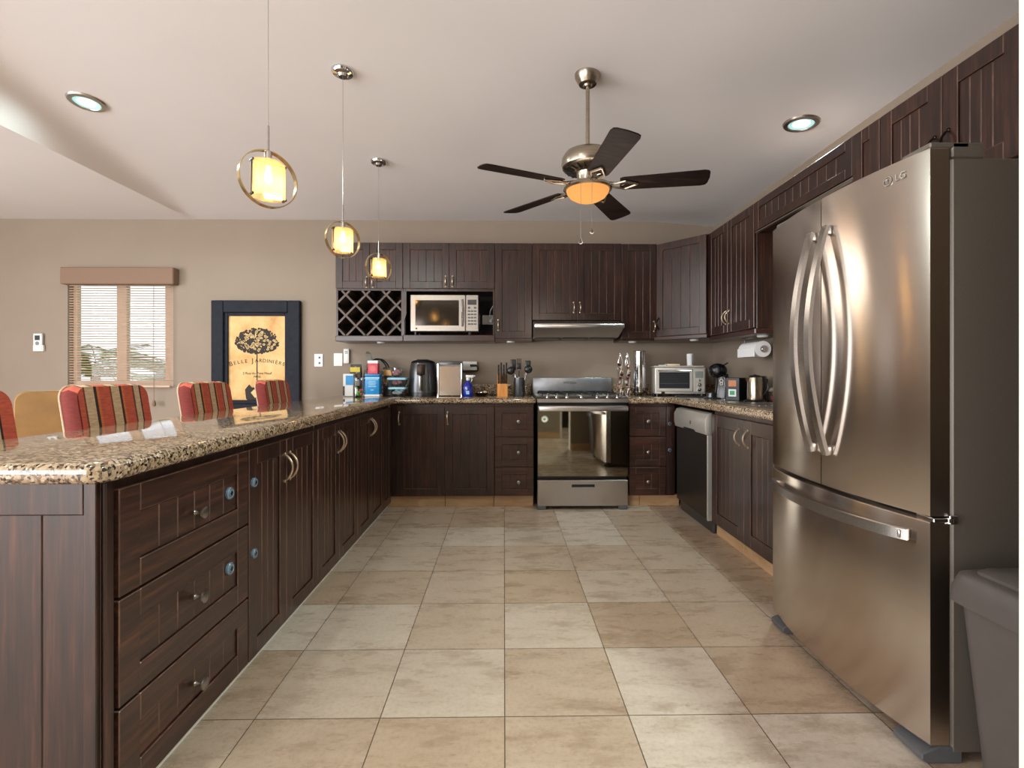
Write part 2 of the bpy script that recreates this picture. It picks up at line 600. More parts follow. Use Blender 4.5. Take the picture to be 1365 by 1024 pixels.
        o = bpy.data.objects.new(name, me)
        COL.objects.link(o)
        if parent: o.parent = parent
        for k, v_ in props.items(): o[k] = v_
        return o


def tag(o, label, cat, group=None):
    o['label'] = label
    o['category'] = cat
    if group: o['group'] = group
    return o


def thing(name, label, cat, loc=(0, 0, 0), rz=0.0, group=None):
    o = bpy.data.objects.new(name, None)
    o.empty_display_size = 0.05
    COL.objects.link(o)
    o.location = loc
    o.rotation_euler = (0, 0, rz)
    return tag(o, label, cat, group)


def copy_tree(o, parent=None):
    c = o.copy()
    COL.objects.link(c)
    if parent: c.parent = parent
    for ch in list(o.children): copy_tree(ch, c)
    return c


def struct(mb, name, mats, label=None, **kw):
    o = mb.build(name, mats, **kw)
    o['kind'] = 'structure'
    if label: o['label'] = label
    return o


def arc(p0, p1, bow, n=10, power=1.0):
    """points from p0 to p1 bowed by the vector bow at the middle"""
    p0, p1, bow = Vector(p0), Vector(p1), Vector(bow)
    return [p0.lerp(p1, i / n) + bow * (math.sin(PI * i / n) ** power) for i in range(n + 1)]


def text_mesh(txt, size, extrude=0.0008):
    cu = bpy.data.curves.new('lettering', 'FONT')
    cu.body = txt
    cu.size = size
    cu.extrude = extrude
    cu.align_x = 'CENTER'
    cu.align_y = 'CENTER'
    o = bpy.data.objects.new('lettering', cu)
    COL.objects.link(o)
    dg = bpy.context.evaluated_depsgraph_get()
    me = bpy.data.meshes.new_from_object(o.evaluated_get(dg))
    vs_ = [v.co.copy() for v in me.vertices]
    fs = [tuple(p.vertices) for p in me.polygons]
    bpy.data.objects.remove(o)
    bpy.data.meshes.remove(me)
    return vs_, fs


# ------------------------------------------------------------------ the room
XR, YB, XL, YF = 2.04, 4.87, -6.4, -3.6
WT = 0.15
HT = 3.3

m = MB(); m.box(XL - .2, XR + .2, YF - .2, YB + .2, -.1, 0)
fl_ = struct(m, 'floor', 'travertine_tiles', 'glossy square travertine floor tiles')


def ceil_z(x, y):
    if x <= -2.99: return 2.60
    def smin(a, b, k):
        h_ = max(k - abs(a - b), 0) / k
        return min(a, b) - h_ * h_ * k * .25
    back = 2.6 + .08 * (YB - y)
    side = 2.556 + .08 * (XR - x)
    cove = 2.6 + .6 * (x + 2.99)
    return max(2.55, smin(smin(back, side, .12), cove, .05) if y < YB - .4 else min(smin(back, side, .12 * max(.02, (YB - y) / .4)), cove))


xs = [XL - .2, -2.991] + [-2.99 + i * .035 for i in range(24)] + [-2.15 + i * (XR + 2.15) / 36 for i in range(1, 37)] + [XR + .2]
ys = [YF - .2 + i * (YB + .2 - YF + .2) / 70 for i in range(71)]
m = MB()
vs_, fs = [], []
for top in (0, 1):
    for y in ys:
        for x in xs:
            vs_.append((x, y, 3.5 if top else ceil_z(x, min(y, YB))))
nx, ny = len(xs), len(ys)
for j in range(ny - 1):
    for i in range(nx - 1):
        a = j * nx + i
        fs.append((a, a + nx, a + nx + 1, a + 1))
        b = a + nx * ny
        fs.append((b, b + 1, b + nx + 1, b + nx))
for j in range(ny - 1):
    for i in (0, nx - 1):
        a = j * nx + i; b = a + nx * ny
        fs.append((a, a + nx, b + nx, b))
for i in range(nx - 1):
    for j in (0, ny - 1):
        a = j * nx + i; b = a + nx * ny
        fs.append((a, a + 1, b + 1, b))
m.add(vs_, fs)
struct(m, 'ceiling', 'ceiling_paint', 'pale plaster ceiling with a raised vault over the kitchen', angle=18)

# back wall with the window opening
WX0, WX1, WZ0, WZ1 = -4.17, -3.17, 1.00, 2.10
m = MB()
m.box(XL, WX0, YB, YB + WT, 0, HT); m.box(WX1, XR + WT, YB, YB + WT, 0, HT)
m.box(WX0, WX1, YB, YB + WT, 0, WZ0); m.box(WX0, WX1, YB, YB + WT, WZ1, HT)
struct(m, 'wall_back', 'wall_paint', 'taupe back wall', smooth=False)
m = MB(); m.box(XR, XR + WT, YF, YB, 0, HT)
struct(m, 'wall_right', 'wall_paint', 'taupe wall behind the right-hand cabinets')
# left wall with wide terrace opening
m = MB()
m.box(XL - WT, XL, 2.0, YB, 0, HT); m.box(XL - WT, XL, YF, -3.0, 0, HT); m.box(XL - WT, XL, -3.0, 2.0, 2.45, HT)
struct(m, 'wall_left', 'wall_paint', 'far living room wall with a wide terrace opening', smooth=False)
m = MB()
m.box(XL, -5.8, YF - WT, YF, 0, HT); m.box(-2.0, XR + WT, YF - WT, YF, 0, HT); m.box(-5.8, -2.0, YF - WT, YF, 2.45, HT)
struct(m, 'wall_front', 'wall_paint', 'wall behind the camera with a wide terrace opening', smooth=False)
# stub wall beside the fridge and the passage wall behind the camera
m = MB(); m.box(.978, XR, .80, .92, 0, HT)
struct(m, 'wall_stub', 'wall_paint', 'short wall standing beside the waste bin')
m = MB(); m.box(.963, .978, .79, .925, 0, 2.9)
struct(m, 'trim_1', 'white_paint', 'cream trim on the end of the short wall')
m = MB(); m.box(.25, .97, -.6, -.45, 0, HT)
struct(m, 'wall_passage', 'wall_paint', 'wall behind the camera')
m = MB(); m.box(.97, 1.0, -.61, -.44, 0, 2.9)
struct(m, 'trim_2', 'white_paint', 'cream trim on the passage wall end')
m = MB(); m.box(1.0, XR, -2.2, -2.1, 0, HT)
struct(m, 'wall_hall', 'dark_bronze', 'dark end of the passage behind the camera')
m = MB(); m.box(.25, .97, -.45, -.435, 0, .10)
struct(m, 'baseboard_passage', 'travertine')
m = MB(); m.box(.978, 1.9, .92, .935, 0, .10)
struct(m, 'baseboard_stub', 'travertine')
# stone plinths under the cabinets
m = MB()
for a, b in ((-.975, -.50), (-.496, -.09), (-.086, .246)): m.box(a, b, 4.26, 4.275, 0, .094, .001)
struct(m, 'baseboard_back', 'travertine', 'tan stone plinth under the back cabinets left of the range')
m = MB()
for a, b in ((1.052, 1.15), (1.154, 1.49)): m.box(a, b, 4.26, 4.275, 0, .094, .001)
struct(m, 'baseboard_corner', 'travertine', 'tan stone plinth right of the range')
m = MB()
for a, b in ((3.10, 3.49), (2.70, 3.096), (2.37, 2.696)): m.box(1.487, 1.502, a, b, 0, .092, .001)
struct(m, 'baseboard_right', 'travertine', 'tan stone plinth under the right cabinets')
m = MB()
m.box(-1.0, -.982, 1.23, 4.26, 0, .05, .001)
struct(m, 'baseboard_peninsula', 'white_paint', 'pale strip along the foot of the peninsula')

# window
w1 = bpy.data.objects.new('window_1', None); COL.objects.link(w1); w1['kind'] = 'structure'
w1['label'] = 'two-pane sliding window in the back wall'
w1.location = (0, YB, 0)
m = MB()
fw = .055
for x0, x1, z0, z1 in ((WX0, WX1, WZ0, WZ0 + fw), (WX0, WX1, WZ1 - fw, WZ1), (WX0, WX0 + .04, WZ0 + fw, WZ1 - fw),
                       (-3.29, WX1, WZ0 + fw, WZ1 - fw), (-3.755, -3.655, WZ0 + fw, WZ1 - fw)):
    m.box(x0, x1, .06, .11, z0, z1, .004)
m.build('window_frame', 'window_frame', w1)
for a, b in ((WX0 + .04, -3.755), (-3.655, -3.29)):
    m = MB(); m.box(a, b, .08, .086, WZ0 + fw, WZ1 - fw)
    m.build('pane', 'window_glass', w1)
m = MB(); m.box(WX0, WX1, -.0, .06, WZ0 - .0, WZ0 + .012)
m.build('window_sill', 'white_paint', w1)

# roller blind in front of the window
t = thing('woven_blind', 'tan woven roller blind hanging over the window left of the framed poster', 'window blind', (-3.645, YB - .04, .99))
m = MB()
m.box(-.475, .475, .0, .0012, .02, 1.0)
m.build('blind_sheet', 'woven_blind', t)
m = MB(); m.box(-.525, .53, -.05, .038, .975, 1.135, .008); m.build('valance', 'blind_valance', t)
m = MB(); m.box(-.475, .475, -.012, .012, 0, .022, .006); m.build('bottom_bar', 'window_frame', t)
m = MB(); m.tube([(.33, -.02, .98), (.33, -.022, .3), (.332, -.02, -.12)], .0022, 6)
m.lathe([(0, -.18), (.014, -.175), (.018, -.155), (.012, -.13), (.004, -.12), (0, -.12)], 12, (.332, -.02, 0))
m.build('pull_cord', 'blind_valance', t)

# garden outside the window
m = MB(); m.box(-9, 3, YB + WT + .02, 14, -.3, -.02)
struct(m, 'ground', 'lawn', 'garden ground outside the window')


def palm(x, y, h, R, n, seed, label):
    r_ = random.Random(seed)
    t = thing('garden_palm', label, 'plant', (x, y, -.02), r_.uniform(0, 6), 'palms outside the window')
    m = MB(); m.tube([(0, 0, 0), (.02, 0, h * .5), (0, .02, h)], [.09, .07, .06], 10); m.build('trunk', 'palm_trunk', t)
    m = MB()
    for k in range(n):
        az = 2 * PI * k / n + r_.uniform(-.2, .2)
        el = r_.uniform(.3, 1.35)
        L = R * r_.uniform(.8, 1.1)
        pts = []
        for i in range(9):
            u = i / 8
            pts.append(Vector((math.cos(az) * L * u * math.cos(el * (1 - .6 * u)), math.sin(az) * L * u * math.cos(el * (1 - .6 * u)),
                               h + L * (math.sin(el) * u - .55 * u * u))))
        m.tube(pts, .008, 5)
        for i in range(1, 9):
            d = (pts[i] - pts[i - 1]).normalized()
            side = d.cross(Vector((0, 0, 1))).normalized()
            for sg in (-1, 1):
                for q in (0, .5):
                    p = pts[i - 1].lerp(pts[i], q)
                    l_ = .30 * math.sin(PI * (.12 + .8 * (i + q) / 9))
                    tip = p + side * sg * l_ * .85 + d * l_ * .5 + Vector((0, 0, -.25 * l_))
                    m.add([p - d * .012, p + d * .012, tip, p.lerp(tip, .5) + d * .018 + Vector((0, 0, .01))], [(0, 2, 3), (0, 3, 1), (1, 3, 2)])
    m.build('fronds', 'palm_leaf', t)


palm(-6.0, 7.5, 1.1, 1.05, 15, 3, 'spiky green palm seen through the window pane farther from the poster')
palm(-4.35, 6.7, 1.0, .95, 15, 5, 'spreading green palm seen through the window pane nearer the poster')

# ------------------------------------------------------------------ cabinets
T = .02          # door thickness


def door_panel(mb, x0, x1, z0, z1, n, fw=.062, y=0.0):
    """framed door of V-jointed boards; its back lies on the local plane y"""
    b = .0025
    yf = y - T
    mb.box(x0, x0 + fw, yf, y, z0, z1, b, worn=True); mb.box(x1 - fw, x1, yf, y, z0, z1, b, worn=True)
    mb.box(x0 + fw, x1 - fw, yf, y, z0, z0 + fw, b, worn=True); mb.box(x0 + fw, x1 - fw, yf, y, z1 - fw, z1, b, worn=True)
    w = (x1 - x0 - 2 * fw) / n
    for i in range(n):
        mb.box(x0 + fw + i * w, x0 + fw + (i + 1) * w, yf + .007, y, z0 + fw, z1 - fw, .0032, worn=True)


def pull(parent, x, z, L=.10, y=-T, mat='bronze', horizontal=False):
    m = MB()
    d = Vector((L / 2, 0, 0)) if horizontal else Vector((0, 0, L / 2))
    c = Vector((x, y, z))
    m.tube(arc(c - d, c + d, (0, -.034, 0), 10, .75), [.0035] + [.0052] * 9 + [.0035], 8)
    for sg in (-1, 1):
        m.lathe([(.008, 0), (.008, .004), (.005, .006), (0, .006)], 10, c + d * sg, '-y')
    return m.build('handle', mat, parent)


def knob(parent, x, z, y=-T, r=.016):
    m = MB()
    m.lathe([(.009, 0), (.006, .004), (.005, .016), (.011, .02), (r, .026), (r * .95, .031), (r * .6, .034), (0, .035)], 16, (x, y, z), '-y')
    return m.build('knob', 'pewter', parent)


def latch(parent, x, z, y=-T, r=.02):
    m = MB()
    m.lathe([(r, 0), (r, .007), (r * .85, .010), (r * .8, .008), (r * .55, .008), (r * .5, .011), (0, .011)], 18, (x, y, z), '-y')
    m.m = 1
    m.box(x - .004, x + .004, y - .0125, y - .008, z - .008, z + .008, .001)
    m.box(x - .008, x + .008, y - .0122, y - .008, z - .003, z + .003, .001)
    return m.build('latch_disc', ['latch_grey', 'black_plastic'], parent, label='blue-grey round child latch')


def make_door(parent, x0, x1, z0, z1, n, handle=None, fw=.062, L=.10, mat='bronze', kind='door'):
    m = MB(); g = .0015
    door_panel(m, x0 + g, x1 - g, z0 + g, z1 - g, n, fw)
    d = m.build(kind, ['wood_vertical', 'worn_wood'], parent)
    if handle: pull(d, handle[0], handle[1], L, mat=mat)
    return d


def make_drawer(parent, x0, x1, z0, z1, n, fw=.055, kx=None, kz=None, r=.016):
    m = MB(); g = .0015
    door_panel(m, x0 + g, x1 - g, z0 + g, z1 - g, n, fw)
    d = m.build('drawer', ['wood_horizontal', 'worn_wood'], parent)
    knob(d, (x0 + x1) / 2 if kx is None else kx, (z0 + z1) / 2 if kz is None else kz, r=r)
    return d


def base_body(parent, w, d, z0=.095, z1=.87, x0=0):
    m = MB(); m.box(x0, w, .0005, d, z0, z1, .002)
    return m.build('body', 'wood_vertical', parent)


# --- back wall base units
t = thing('base_cabinet', 'dark wood base cabinet with two doors, below the air fryer on the back wall', 'cabinet', (-.895, 4.22, 0))
base_body(t, .814, .645, x0=-.062)
make_door(t, .0, .40, .10, .845, 4, (.022, .75))
make_door(t, .40, .813, .10, .845, 4, (.424, .75))
t = thing('drawer_cabinet', 'dark wood three-drawer base unit just left of the range', 'cabinet', (-.08, 4.22, 0))
base_body(t, .33, .645)
for z0, z1 in ((.597, .848), (.343, .588), (.10, .337)): make_drawer(t, .004, .328, z0, z1, 3, kx=.2)
t = thing('drawer_cabinet', 'dark wood three-drawer base unit between the range and the dishwasher', 'cabinet', (1.046, 4.22, 0))
base_body(t, .39, .645)
for z0, z1 in ((.597, .848), (.343, .588), (.10, .337)): make_drawer(t, .004, .315, z0, z1, 3)
m = MB(); m.box(.319, .39, -.016, .0, .10, .848, .002); f_ = m.build('filler_panel', 'wood_vertical', t)
latch(f_, .345, .70, -.016, .015); latch(f_, .345, .48, -.016, .015)

# --- peninsula (front faces +X)
PX = -.96


def pen(name, label, y0):
    return thing(name, label, 'cabinet', (PX, y0, 0), PI / 2)


t = pen('drawer_cabinet', 'dark wood three-drawer unit at the near end of the peninsula', 1.212)
base_body(t, .655, .47, .05)
m = MB(); m.box(0, .028, -.012, .0, .05, .865, .004); m.build('corner_post', 'wood_vertical', t)
for z0, z1, kz, lz in ((.572, .842, .70, .712), (.302, .568, .443, .453), (.055, .298, .178, None)):
    d = make_drawer(t, .030, .652, z0, z1, 6, .072, kx=.335, kz=kz, r=.019)
    if lz: latch(d, .53, lz, -.014, .021)
# boarded end panel facing the camera
m = MB()
for x0, x1, z0, z1 in ((0, .03, .05, .865), (.03, .47, .79, .865), (.03, .47, .05, .14), (.44, .47, .14, .79)):
    m.box(-.014, 0, x0, x1, z0, z1, .002)
for k in range(4): m.box(-.006, 0, .03 + k * .1025, .03 + (k + 1) * .1025, .14, .79, .003)
m.build('end_panel', 'wood_vertical', t)
t = pen('base_cabinet', 'dark wood two-door cabinet with latch discs, beside the near peninsula drawers', 1.869)
base_body(t, .685, .47, .05)
d = make_door(t, 0, .32, .053, .842, 4, (.30, .72), L=.115)
latch(d, .03, .715, -T, .018); latch(d, .03, .449, -T, .018)
make_door(t, .32, .685, .053, .842, 4, (.352, .72), L=.115)
t = pen('base_cabinet', 'dark wood two-door cabinet in the middle of the peninsula, handles at its centre', 2.556)
base_body(t, .688, .47, .05)
make_door(t, 0, .328, .053, .842, 4, (.306, .735), L=.115)
make_door(t, .328, .688, .053, .842, 4, (.35, .735), L=.115)
t = pen('base_cabinet', 'dark wood two-door peninsula cabinet nearest the back wall corner', 3.246)
base_body(t, .95, .47, .05)
make_door(t, 0, .33, .053, .842, 4, (.308, .745), L=.115)
make_door(t, .33, .69, .053, .842, 4, (.352, .745), L=.115)
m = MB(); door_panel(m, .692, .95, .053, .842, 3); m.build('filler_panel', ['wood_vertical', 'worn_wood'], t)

# --- right-hand base units (front faces -X)
t = thing('base_cabinet', 'dark wood two-door base cabinet between the dishwasher and the fridge', 'cabinet', (1.46, 3.462, 0), -PI / 2)
base_body(t, 1.09, .575)
make_door(t, 0, .465, .095, .845, 5, (.41, .735), fw=.08)
make_door(t, .465, .93, .095, .845, 5, (.52, .735), fw=.08)

# --- uppers on the back wall
UY = 4.55


def shell(parent, w, d, z0, z1, openings, th=.018, name='body'):
    """open-fronted carcass: solid where there is no opening (z ranges)"""
    m = MB()
    m.box(0, th, .0005, d, z0, z1, .0015); m.box(w - th, w, .0005, d, z0, z1, .0015)
    m.box(th, w - th, d - .01, d, z0, z1)
    lv = sorted({z0, z1} | {z for o in openings for z in o})
    for a, b in zip(lv, lv[1:]):
        if (a, b) not in openings: m.box(th, w - th, .0005, d - .01, a, b, .0015)
    return m.build(name, 'wood_vertical', parent)


t = thing('wine_cabinet', 'dark wood wall cabinet with a diagonal wine rack below two doors', 'cabinet', (-1.512, UY, 1.413))
w = .602
shell(t, w, .32, 0, .89, [(.053, .457)])
make_door(t, 0, .306, .475, .888, 3, (.28, .53), L=.09)
make_door(t, .306, w, .475, .888, 3, (.335, .53), L=.09)
m = MB()
x0, x1, z0, z1 = .018, w - .018, .053, .457
p = .182
for k in range(-4, 6):
    for sg in (1, -1):
        # x = c + sg*(z - z0)
        c_ = x0 + .075 + k * p if sg == 1 else x0 + .06 + k * p
        za, zb = 0.0, z1 - z0
        xa, xb = c_ + sg * za * .97, c_ + sg * zb * .97
        def clip(xa, za, xb, zb):
            if abs(xb - xa) < 1e-6: return None
            tt = sorted(((x0 - xa) / (xb - xa), (x1 - xa) / (xb - xa)))
            a, b = max(0, tt[0]), min(1, tt[1])
            return None if b - a < .06 else (xa + (xb - xa) * a, za + (zb - za) * a, xa + (xb - xa) * b, za + (zb - za) * b)
        cc = clip(xa, za, xb, zb)
        if not cc: continue
        a_, b_ = Vector((cc[0], 0, z0 + cc[1])), Vector((cc[2], 0, z0 + cc[3]))
        off = Vector((0, .03 + (.004 if sg == 1 else 0), 0))
        m.tube([a_ + Vector((0, .012, 0)), b_ + Vector((0, .012, 0))], 0, flat=(.0085, .012 if sg == 1 else .0117, (b_ - a_).cross(Vector((0, 1, 0)))))
        q = Vector((0, .165, 0))
        m.tube([a_ + q, b_ + q], 0, flat=(.004, .14, (b_ - a_).cross(Vector((0, 1, 0)))))
m.build('wine_lattice', 'lattice_wood', t)
m = MB(); m.box(-.004, w, -.012, .0, .0, .05, .004); m.build('bottom_rail', 'wood_horizontal', t)

t = thing('wall_cabinet', 'dark wood wall cabinet with two doors above the microwave niche', 'cabinet', (-.909, UY, 1.413))
w = .826
shell(t, w, .32, 0, .89, [(.06, .452)])
make_door(t, 0, .416, .475, .888, 4, (.385, .54), L=.09)
make_door(t, .416, w, .475, .888, 4, (.447, .54), L=.09)
m = MB(); m.box(0, w, -.012, .0, .0, .058, .004); m.build('bottom_rail', 'wood_horizontal', t)
m = MB(); m.box(.018, w - .018, .300, .3085, .06, .452); m.build('niche_back', 'dark_void', t)
m = MB(); m.prism([(.0, .45), (.03, .45), (.03, .25), (.012, .19), (.012, .06), (0, .06)], -.012, .0, plane='xz'); m.build('corbel', 'wood_vertical', t)

t = thing('wall_cabinet', 'tall single-door dark wood wall cabinet between the microwave niche and the range hood', 'cabinet', (-.082, UY, 1.42))
w = .334
m = MB(); m.box(0, w, .0005, .32, 0, .883, .002); m.build('body', 'wood_vertical', t)
make_door(t, 0, w, .02, .881, 3, (.03, .14), L=.09)
t = thing('wall_cabinet', 'dark wood two-door wall cabinet directly above the range hood', 'cabinet', (.255, UY, 1.605))
w = .805
m = MB(); m.box(0, w, .0005, .32, 0, .698, .002); m.build('body', 'wood_vertical', t)
make_door(t, 0, .403, .0, .696, 4, (.375, .115), L=.09)
make_door(t, .403, w, .0, .696, 4, (.432, .115), L=.09)
t = thing('wall_cabinet', 'narrow dark wood wall cabinet between the range hood and the corner cabinet', 'cabinet', (1.063, UY, 1.42))
w = .322
m = MB(); m.box(0, w, .0005, .32, 0, .88, .002); m.build('body', 'wood_vertical', t)
make_door(t, 0, w, .02, .878, 3, (.295, .13), L=.09)

# diagonal corner cabinet
ang = math.atan2(4.165 - 4.535, 1.70 - 1.388)
t = thing('corner_cabinet', 'dark wood diagonal corner wall cabinet above the toaster oven', 'cabinet', (1.388, 4.535, 1.42), ang)
Ld = math.hypot(1.70 - 1.388, 4.165 - 4.535)
R_ = Matrix.Rotation(-ang, 3, 'Z')
def loc2(x, y):
    q = R_ @ Vector((x - 1.388, y - 4.535, 0)); return (q.x, q.y)
m = MB(); m.prism([loc2(1.388, 4.545), loc2(1.712, 4.166), loc2(2.036, 4.166), loc2(2.036, 4.866), loc2(1.388, 4.866)], 0, .87)
m.build('body', 'wood_vertical', t)
make_door(t, .004, Ld - .004, .035, .868, 4, (.03, .15), L=.10, mat='dark_bronze')
m = MB(); m.box(-.012, Ld + .01, -.035, -.0005, .0, .033, .004); m.build('bottom_rail', 'wood_horizontal', t)

# uppers on the right wall (front faces -X)
UX = 1.72


def right_upper(name, label, y0, z0):
    return thing(name, label, 'cabinet', (UX, y0, z0), -PI / 2)


t = right_upper('wall_cabinet', 'dark wood two-door wall cabinet above the paper towel roll', 4.16, 1.395)
w = .765
m = MB(); m.box(0, w, .0005, .318, 0, .89, .002); m.build('body', 'wood_vertical', t)
make_door(t, 0, .36, .04, .888, 4, (.333, .155), L=.10)
make_door(t, .36, w, .04, .888, 4, (.388, .155), L=.10)
m = MB(); m.box(0, w, -.015, .0, 0, .036, .004); m.box(w, w + .012, -.015, .318, 0, .036, .004); m.build('bottom_rail', 'wood_horizontal', t)
t = right_upper('bridge_cabinet', 'shallow dark wood bridge cabinet with one wide flap high over the sink', 3.385, 2.085)
w = .955
m = MB(); m.box(0, w, .0005, .318, 0, .2, .002); m.build('body', 'wood_horizontal', t)
make_door(t, 0, w, .004, .199, 11, None, .05, kind='flap_door')
m = MB(); m.box(0, w, -.018, .006, -.010, -.0005, .002); m.build('light_strip', 'satin_steel', t)
t = right_upper('filler_cabinet', 'narrow dark wood upright panel beside the fridge top', 2.43, 1.85)
m = MB(); m.box(0, .18, .0005, .318, 0, .435, .002); m.build('body', 'wood_vertical', t)
make_door(t, 0, .18, .0, .434, 1, None, .065)
t = right_upper('wall_cabinet', 'dark wood two-door wall cabinet above the fridge', 2.248, 1.80)
w = .63
m = MB(); m.box(0, w, .0005, .318, 0, .485, .002); m.build('body', 'wood_vertical', t)
make_door(t, 0, .322, .047, .484, 4, (.29, .20), .066, L=.11, mat='dark_bronze')
make_door(t, .322, w, .047, .484, 4, (.352, .20), .066, L=.11, mat='dark_bronze')
m = MB(); m.box(0, w, -.018, .0, 0, .038, .003); m.build('bottom_rail', 'wood_horizontal', t)

# under-cabinet puck lights
for x, y, z, lb in ((-1.13, 4.64, 1.413, 'white puck light under the wine rack cabinet'), (.06, 4.62, 1.42, 'white puck light under the tall cabinet left of the range hood'),
                    (1.19, 4.64, 1.42, 'white puck light under the narrow cabinet right of the range hood'), (1.66, 4.36, 1.42, 'white puck light under the corner cabinet'),
                    (1.84, 3.55, 1.395, 'white puck light under the cabinet beside the paper towel roll')):
    m = MB(); m.lathe([(0, -.014), (.03, -.014), (.036, -.010), (.038, -.0005), (0, -.0005)], 20)
    o = m.build('puck_light', 'white_plastic'); o.location = (x, y, z)
    tag(o, lb, 'lamp', 'puck lights under the wall cabinets')

# ------------------------------------------------------------------ countertops
def round_corner(p, a, b, r, n=6):
    p, a, b = Vector(p), Vector(a), Vector(b)
    u, v_ = (a - p).normalized(), (b - p).normalized()
    c = p + (u + v_) * r
    return [tuple(c - v_ * r * math.cos(PI / 2 * i / n) - u * r * math.sin(PI / 2 * i / n)) for i in range(n + 1)]


def counter(name, label, poly, splash):
    t = thing(name, label, 'countertop', (0, 0, .87))
    m = MB(); m.prism(poly, .0005, .05, .017, 3); m.build('slab', 'granite', t, angle=60)
    for b in splash:
        m = MB(); m.box(*b, .004, 2); m.build('backsplash', 'granite', t)
    return t


pl = [(-1.555, 1.145)] + round_corner((-.905, 1.145), (-1.5, 1.145), (-.905, 4), .045) + [(-.905, 4.17), (.262, 4.17), (.262, 4.866), (-1.555, 4.866)]
counter('countertop', 'speckled granite top of the peninsula running along the back wall up to the range', pl,
        [(-1.0, .262, 4.846, 4.866, .0505, .15)])
pr = [(1.035, 4.17), (1.41, 4.17), (1.41, 2.36), (2.036, 2.36), (2.036, 4.866), (1.035, 4.866)]
counter('countertop', 'speckled granite worktop right of the range turning toward the fridge', pr,
        [(1.035, 2.036, 4.846, 4.866, .0505, .15), (2.016, 2.036, 2.36, 4.845, .0505, .15)])

# sink with drainer
t = thing('sink', 'stainless sink with ribbed drainer set in the worktop beside the fridge', 'sink', (1.70, 2.95, .92))
m = MB()
m.box(-.20, .22, -.45, .42, .0005, .008, .003)
m.build('rim', 'satin_steel', t)
m = MB()
for k in range(9): m.box(-.16 + k * .038, -.145 + k * .038, .06, .38, .0075, .013, .002)
m.build('drainer', 'satin_steel', t)
m = MB(); m.tube([(.17, -.15, .0075), (.17, -.15, .25)] + [(.17 - .09 + .09 * math.cos(a), -.15, .25 + .09 * math.sin(a)) for a in (.5, 1, 1.57, 2.2, 2.8, 3.14)] + [(-.01, -.15, .2)], .011, 10)
m.build('faucet', 'chrome', t)
m = MB(); m.box(-.15, .12, -.40, .02, .006, .0085, .002); m.build('basin', 'steel_lid', t)

# ------------------------------------------------------------------ fridge (front faces -X)
t = thing('fridge', 'tall stainless fridge with two curved upper doors and a freezer drawer', 'fridge', (1.22, 2.262, 0), -PI / 2)
FW = .842


def bulge(x): return -.047 * (1 - ((x - FW / 2) / (FW / 2)) ** 2)


def curved(x0, x1, z0, z1, n=12, bev=.006):
    m = MB()
    front = [(x0 + (x1 - x0) * i / n, bulge(x0 + (x1 - x0) * i / n)) for i in range(n + 1)]
    m.prism(front + [(x1, .055), (x0, .055)], z0, z1, bev, 2)
    return m


m = MB(); m.box(.004, FW - .004, .066, .76, .03, 1.745, .006); m.box(.015, FW - .015, .055, .066, .06, 1.74)
m.build('body', 'fridge_side', t)
d1 = curved(.0, .419, .712, 1.772).build('door', 'stainless', t, angle=25)
d2 = curved(.423, FW, .712, 1.772).build('door', 'stainless', t, angle=25)
dr = curved(.0, FW, .055, .698, 20).build('freezer_drawer', 'stainless', t, angle=25)
for d, x in ((d1, .375), (d2, .465)):
    m = MB()
    y0 = bulge(x)
    m.tube(arc((x, y0 - .012, .83), (x, y0 - .012, 1.655), (0, -.066, 0), 22, .9), 0, flat=(.0145, .007, (1, 0, 0)))
    for z in (.845, 1.64): m.box(x - .012, x + .012, y0 - .022, y0 + .004, z - .016, z + .016, .003)
    m.build('handle', 'satin_steel', d, angle=50)
m = MB()
pts = [(.05 + .74 * i / 22, bulge(.05 + .74 * i / 22) - .012 - .045 * math.sin(PI * i / 22) ** .6, .645) for i in range(23)]
m.tube(pts, 0, flat=(.016, .007, (0, 0, 1)))
for x in (.075, .765): m.box(x - .016, x + .016, bulge(x) - .026, bulge(x) + .004, .632, .658, .003)
m.build('handle', 'satin_steel', dr, angle=50)
for x0, x1 in ((.02, .11), (FW - .11, FW - .006)):
    m = MB(); m.box(x0, x1, .005, .12, 1.7725, 1.79, .004); m.box(x0, x1, .07, .165, 1.7455, 1.79, .004)
    m.build('hinge_cap', 'fridge_side', t)
m = MB(); m.box(FW - .05, FW + .012, .0, .05, .699, .711, .002); m.lathe([(0, -.006), (.012, -.006), (.012, .006), (0, .006)], 14, (FW + .004, .05, .705)); m.box(FW - .02, FW + .008, .05, .075, .692, .718, .002)
m.build('middle_hinge', 'chrome', t)
for x0, x1 in ((.02, .12), (FW - .115, FW - .005)):
    m = MB(); m.prism([(.0, .0), (.10, .0), (.10, .05), (.03, .05), (-.02, .03), (-.02, .012)], x0, x1, .004, 1, plane='yz')
    m.build('foot', 'foot_grey', t)
# emblem and letters, low relief on the near door
m = MB()
ex, ez = .715, 1.722
slope = .047 * 2 * (ex - FW / 2) / (FW / 2) ** 2
m.M = Matrix.Translation((ex, bulge(ex) - .0012, ez)) @ Matrix.Rotation(math.atan(slope), 4, 'Z') @ Matrix.Rotation(PI / 2, 4, 'X')
ring_pts = [(.0135 * math.cos(a * PI / 12), .0135 * math.sin(a * PI / 12), 0) for a in range(24)]
m.tube(ring_pts, .0016, 6, True)
m.tube([(0, .006, 0), (0, -.005, 0), (.007, -.005, 0)], .0013, 6)
m.lathe([(0, 0), (.002, 0), (.002, .001), (0, .001)], 8, (-.006, .004, 0))
v_, f_ = text_mesh('LG', .030)
m.add([Vector(p) + Vector((.042, 0, 0)) for p in v_], f_)
m.build('emblem', 'satin_steel', d2, smooth=False)

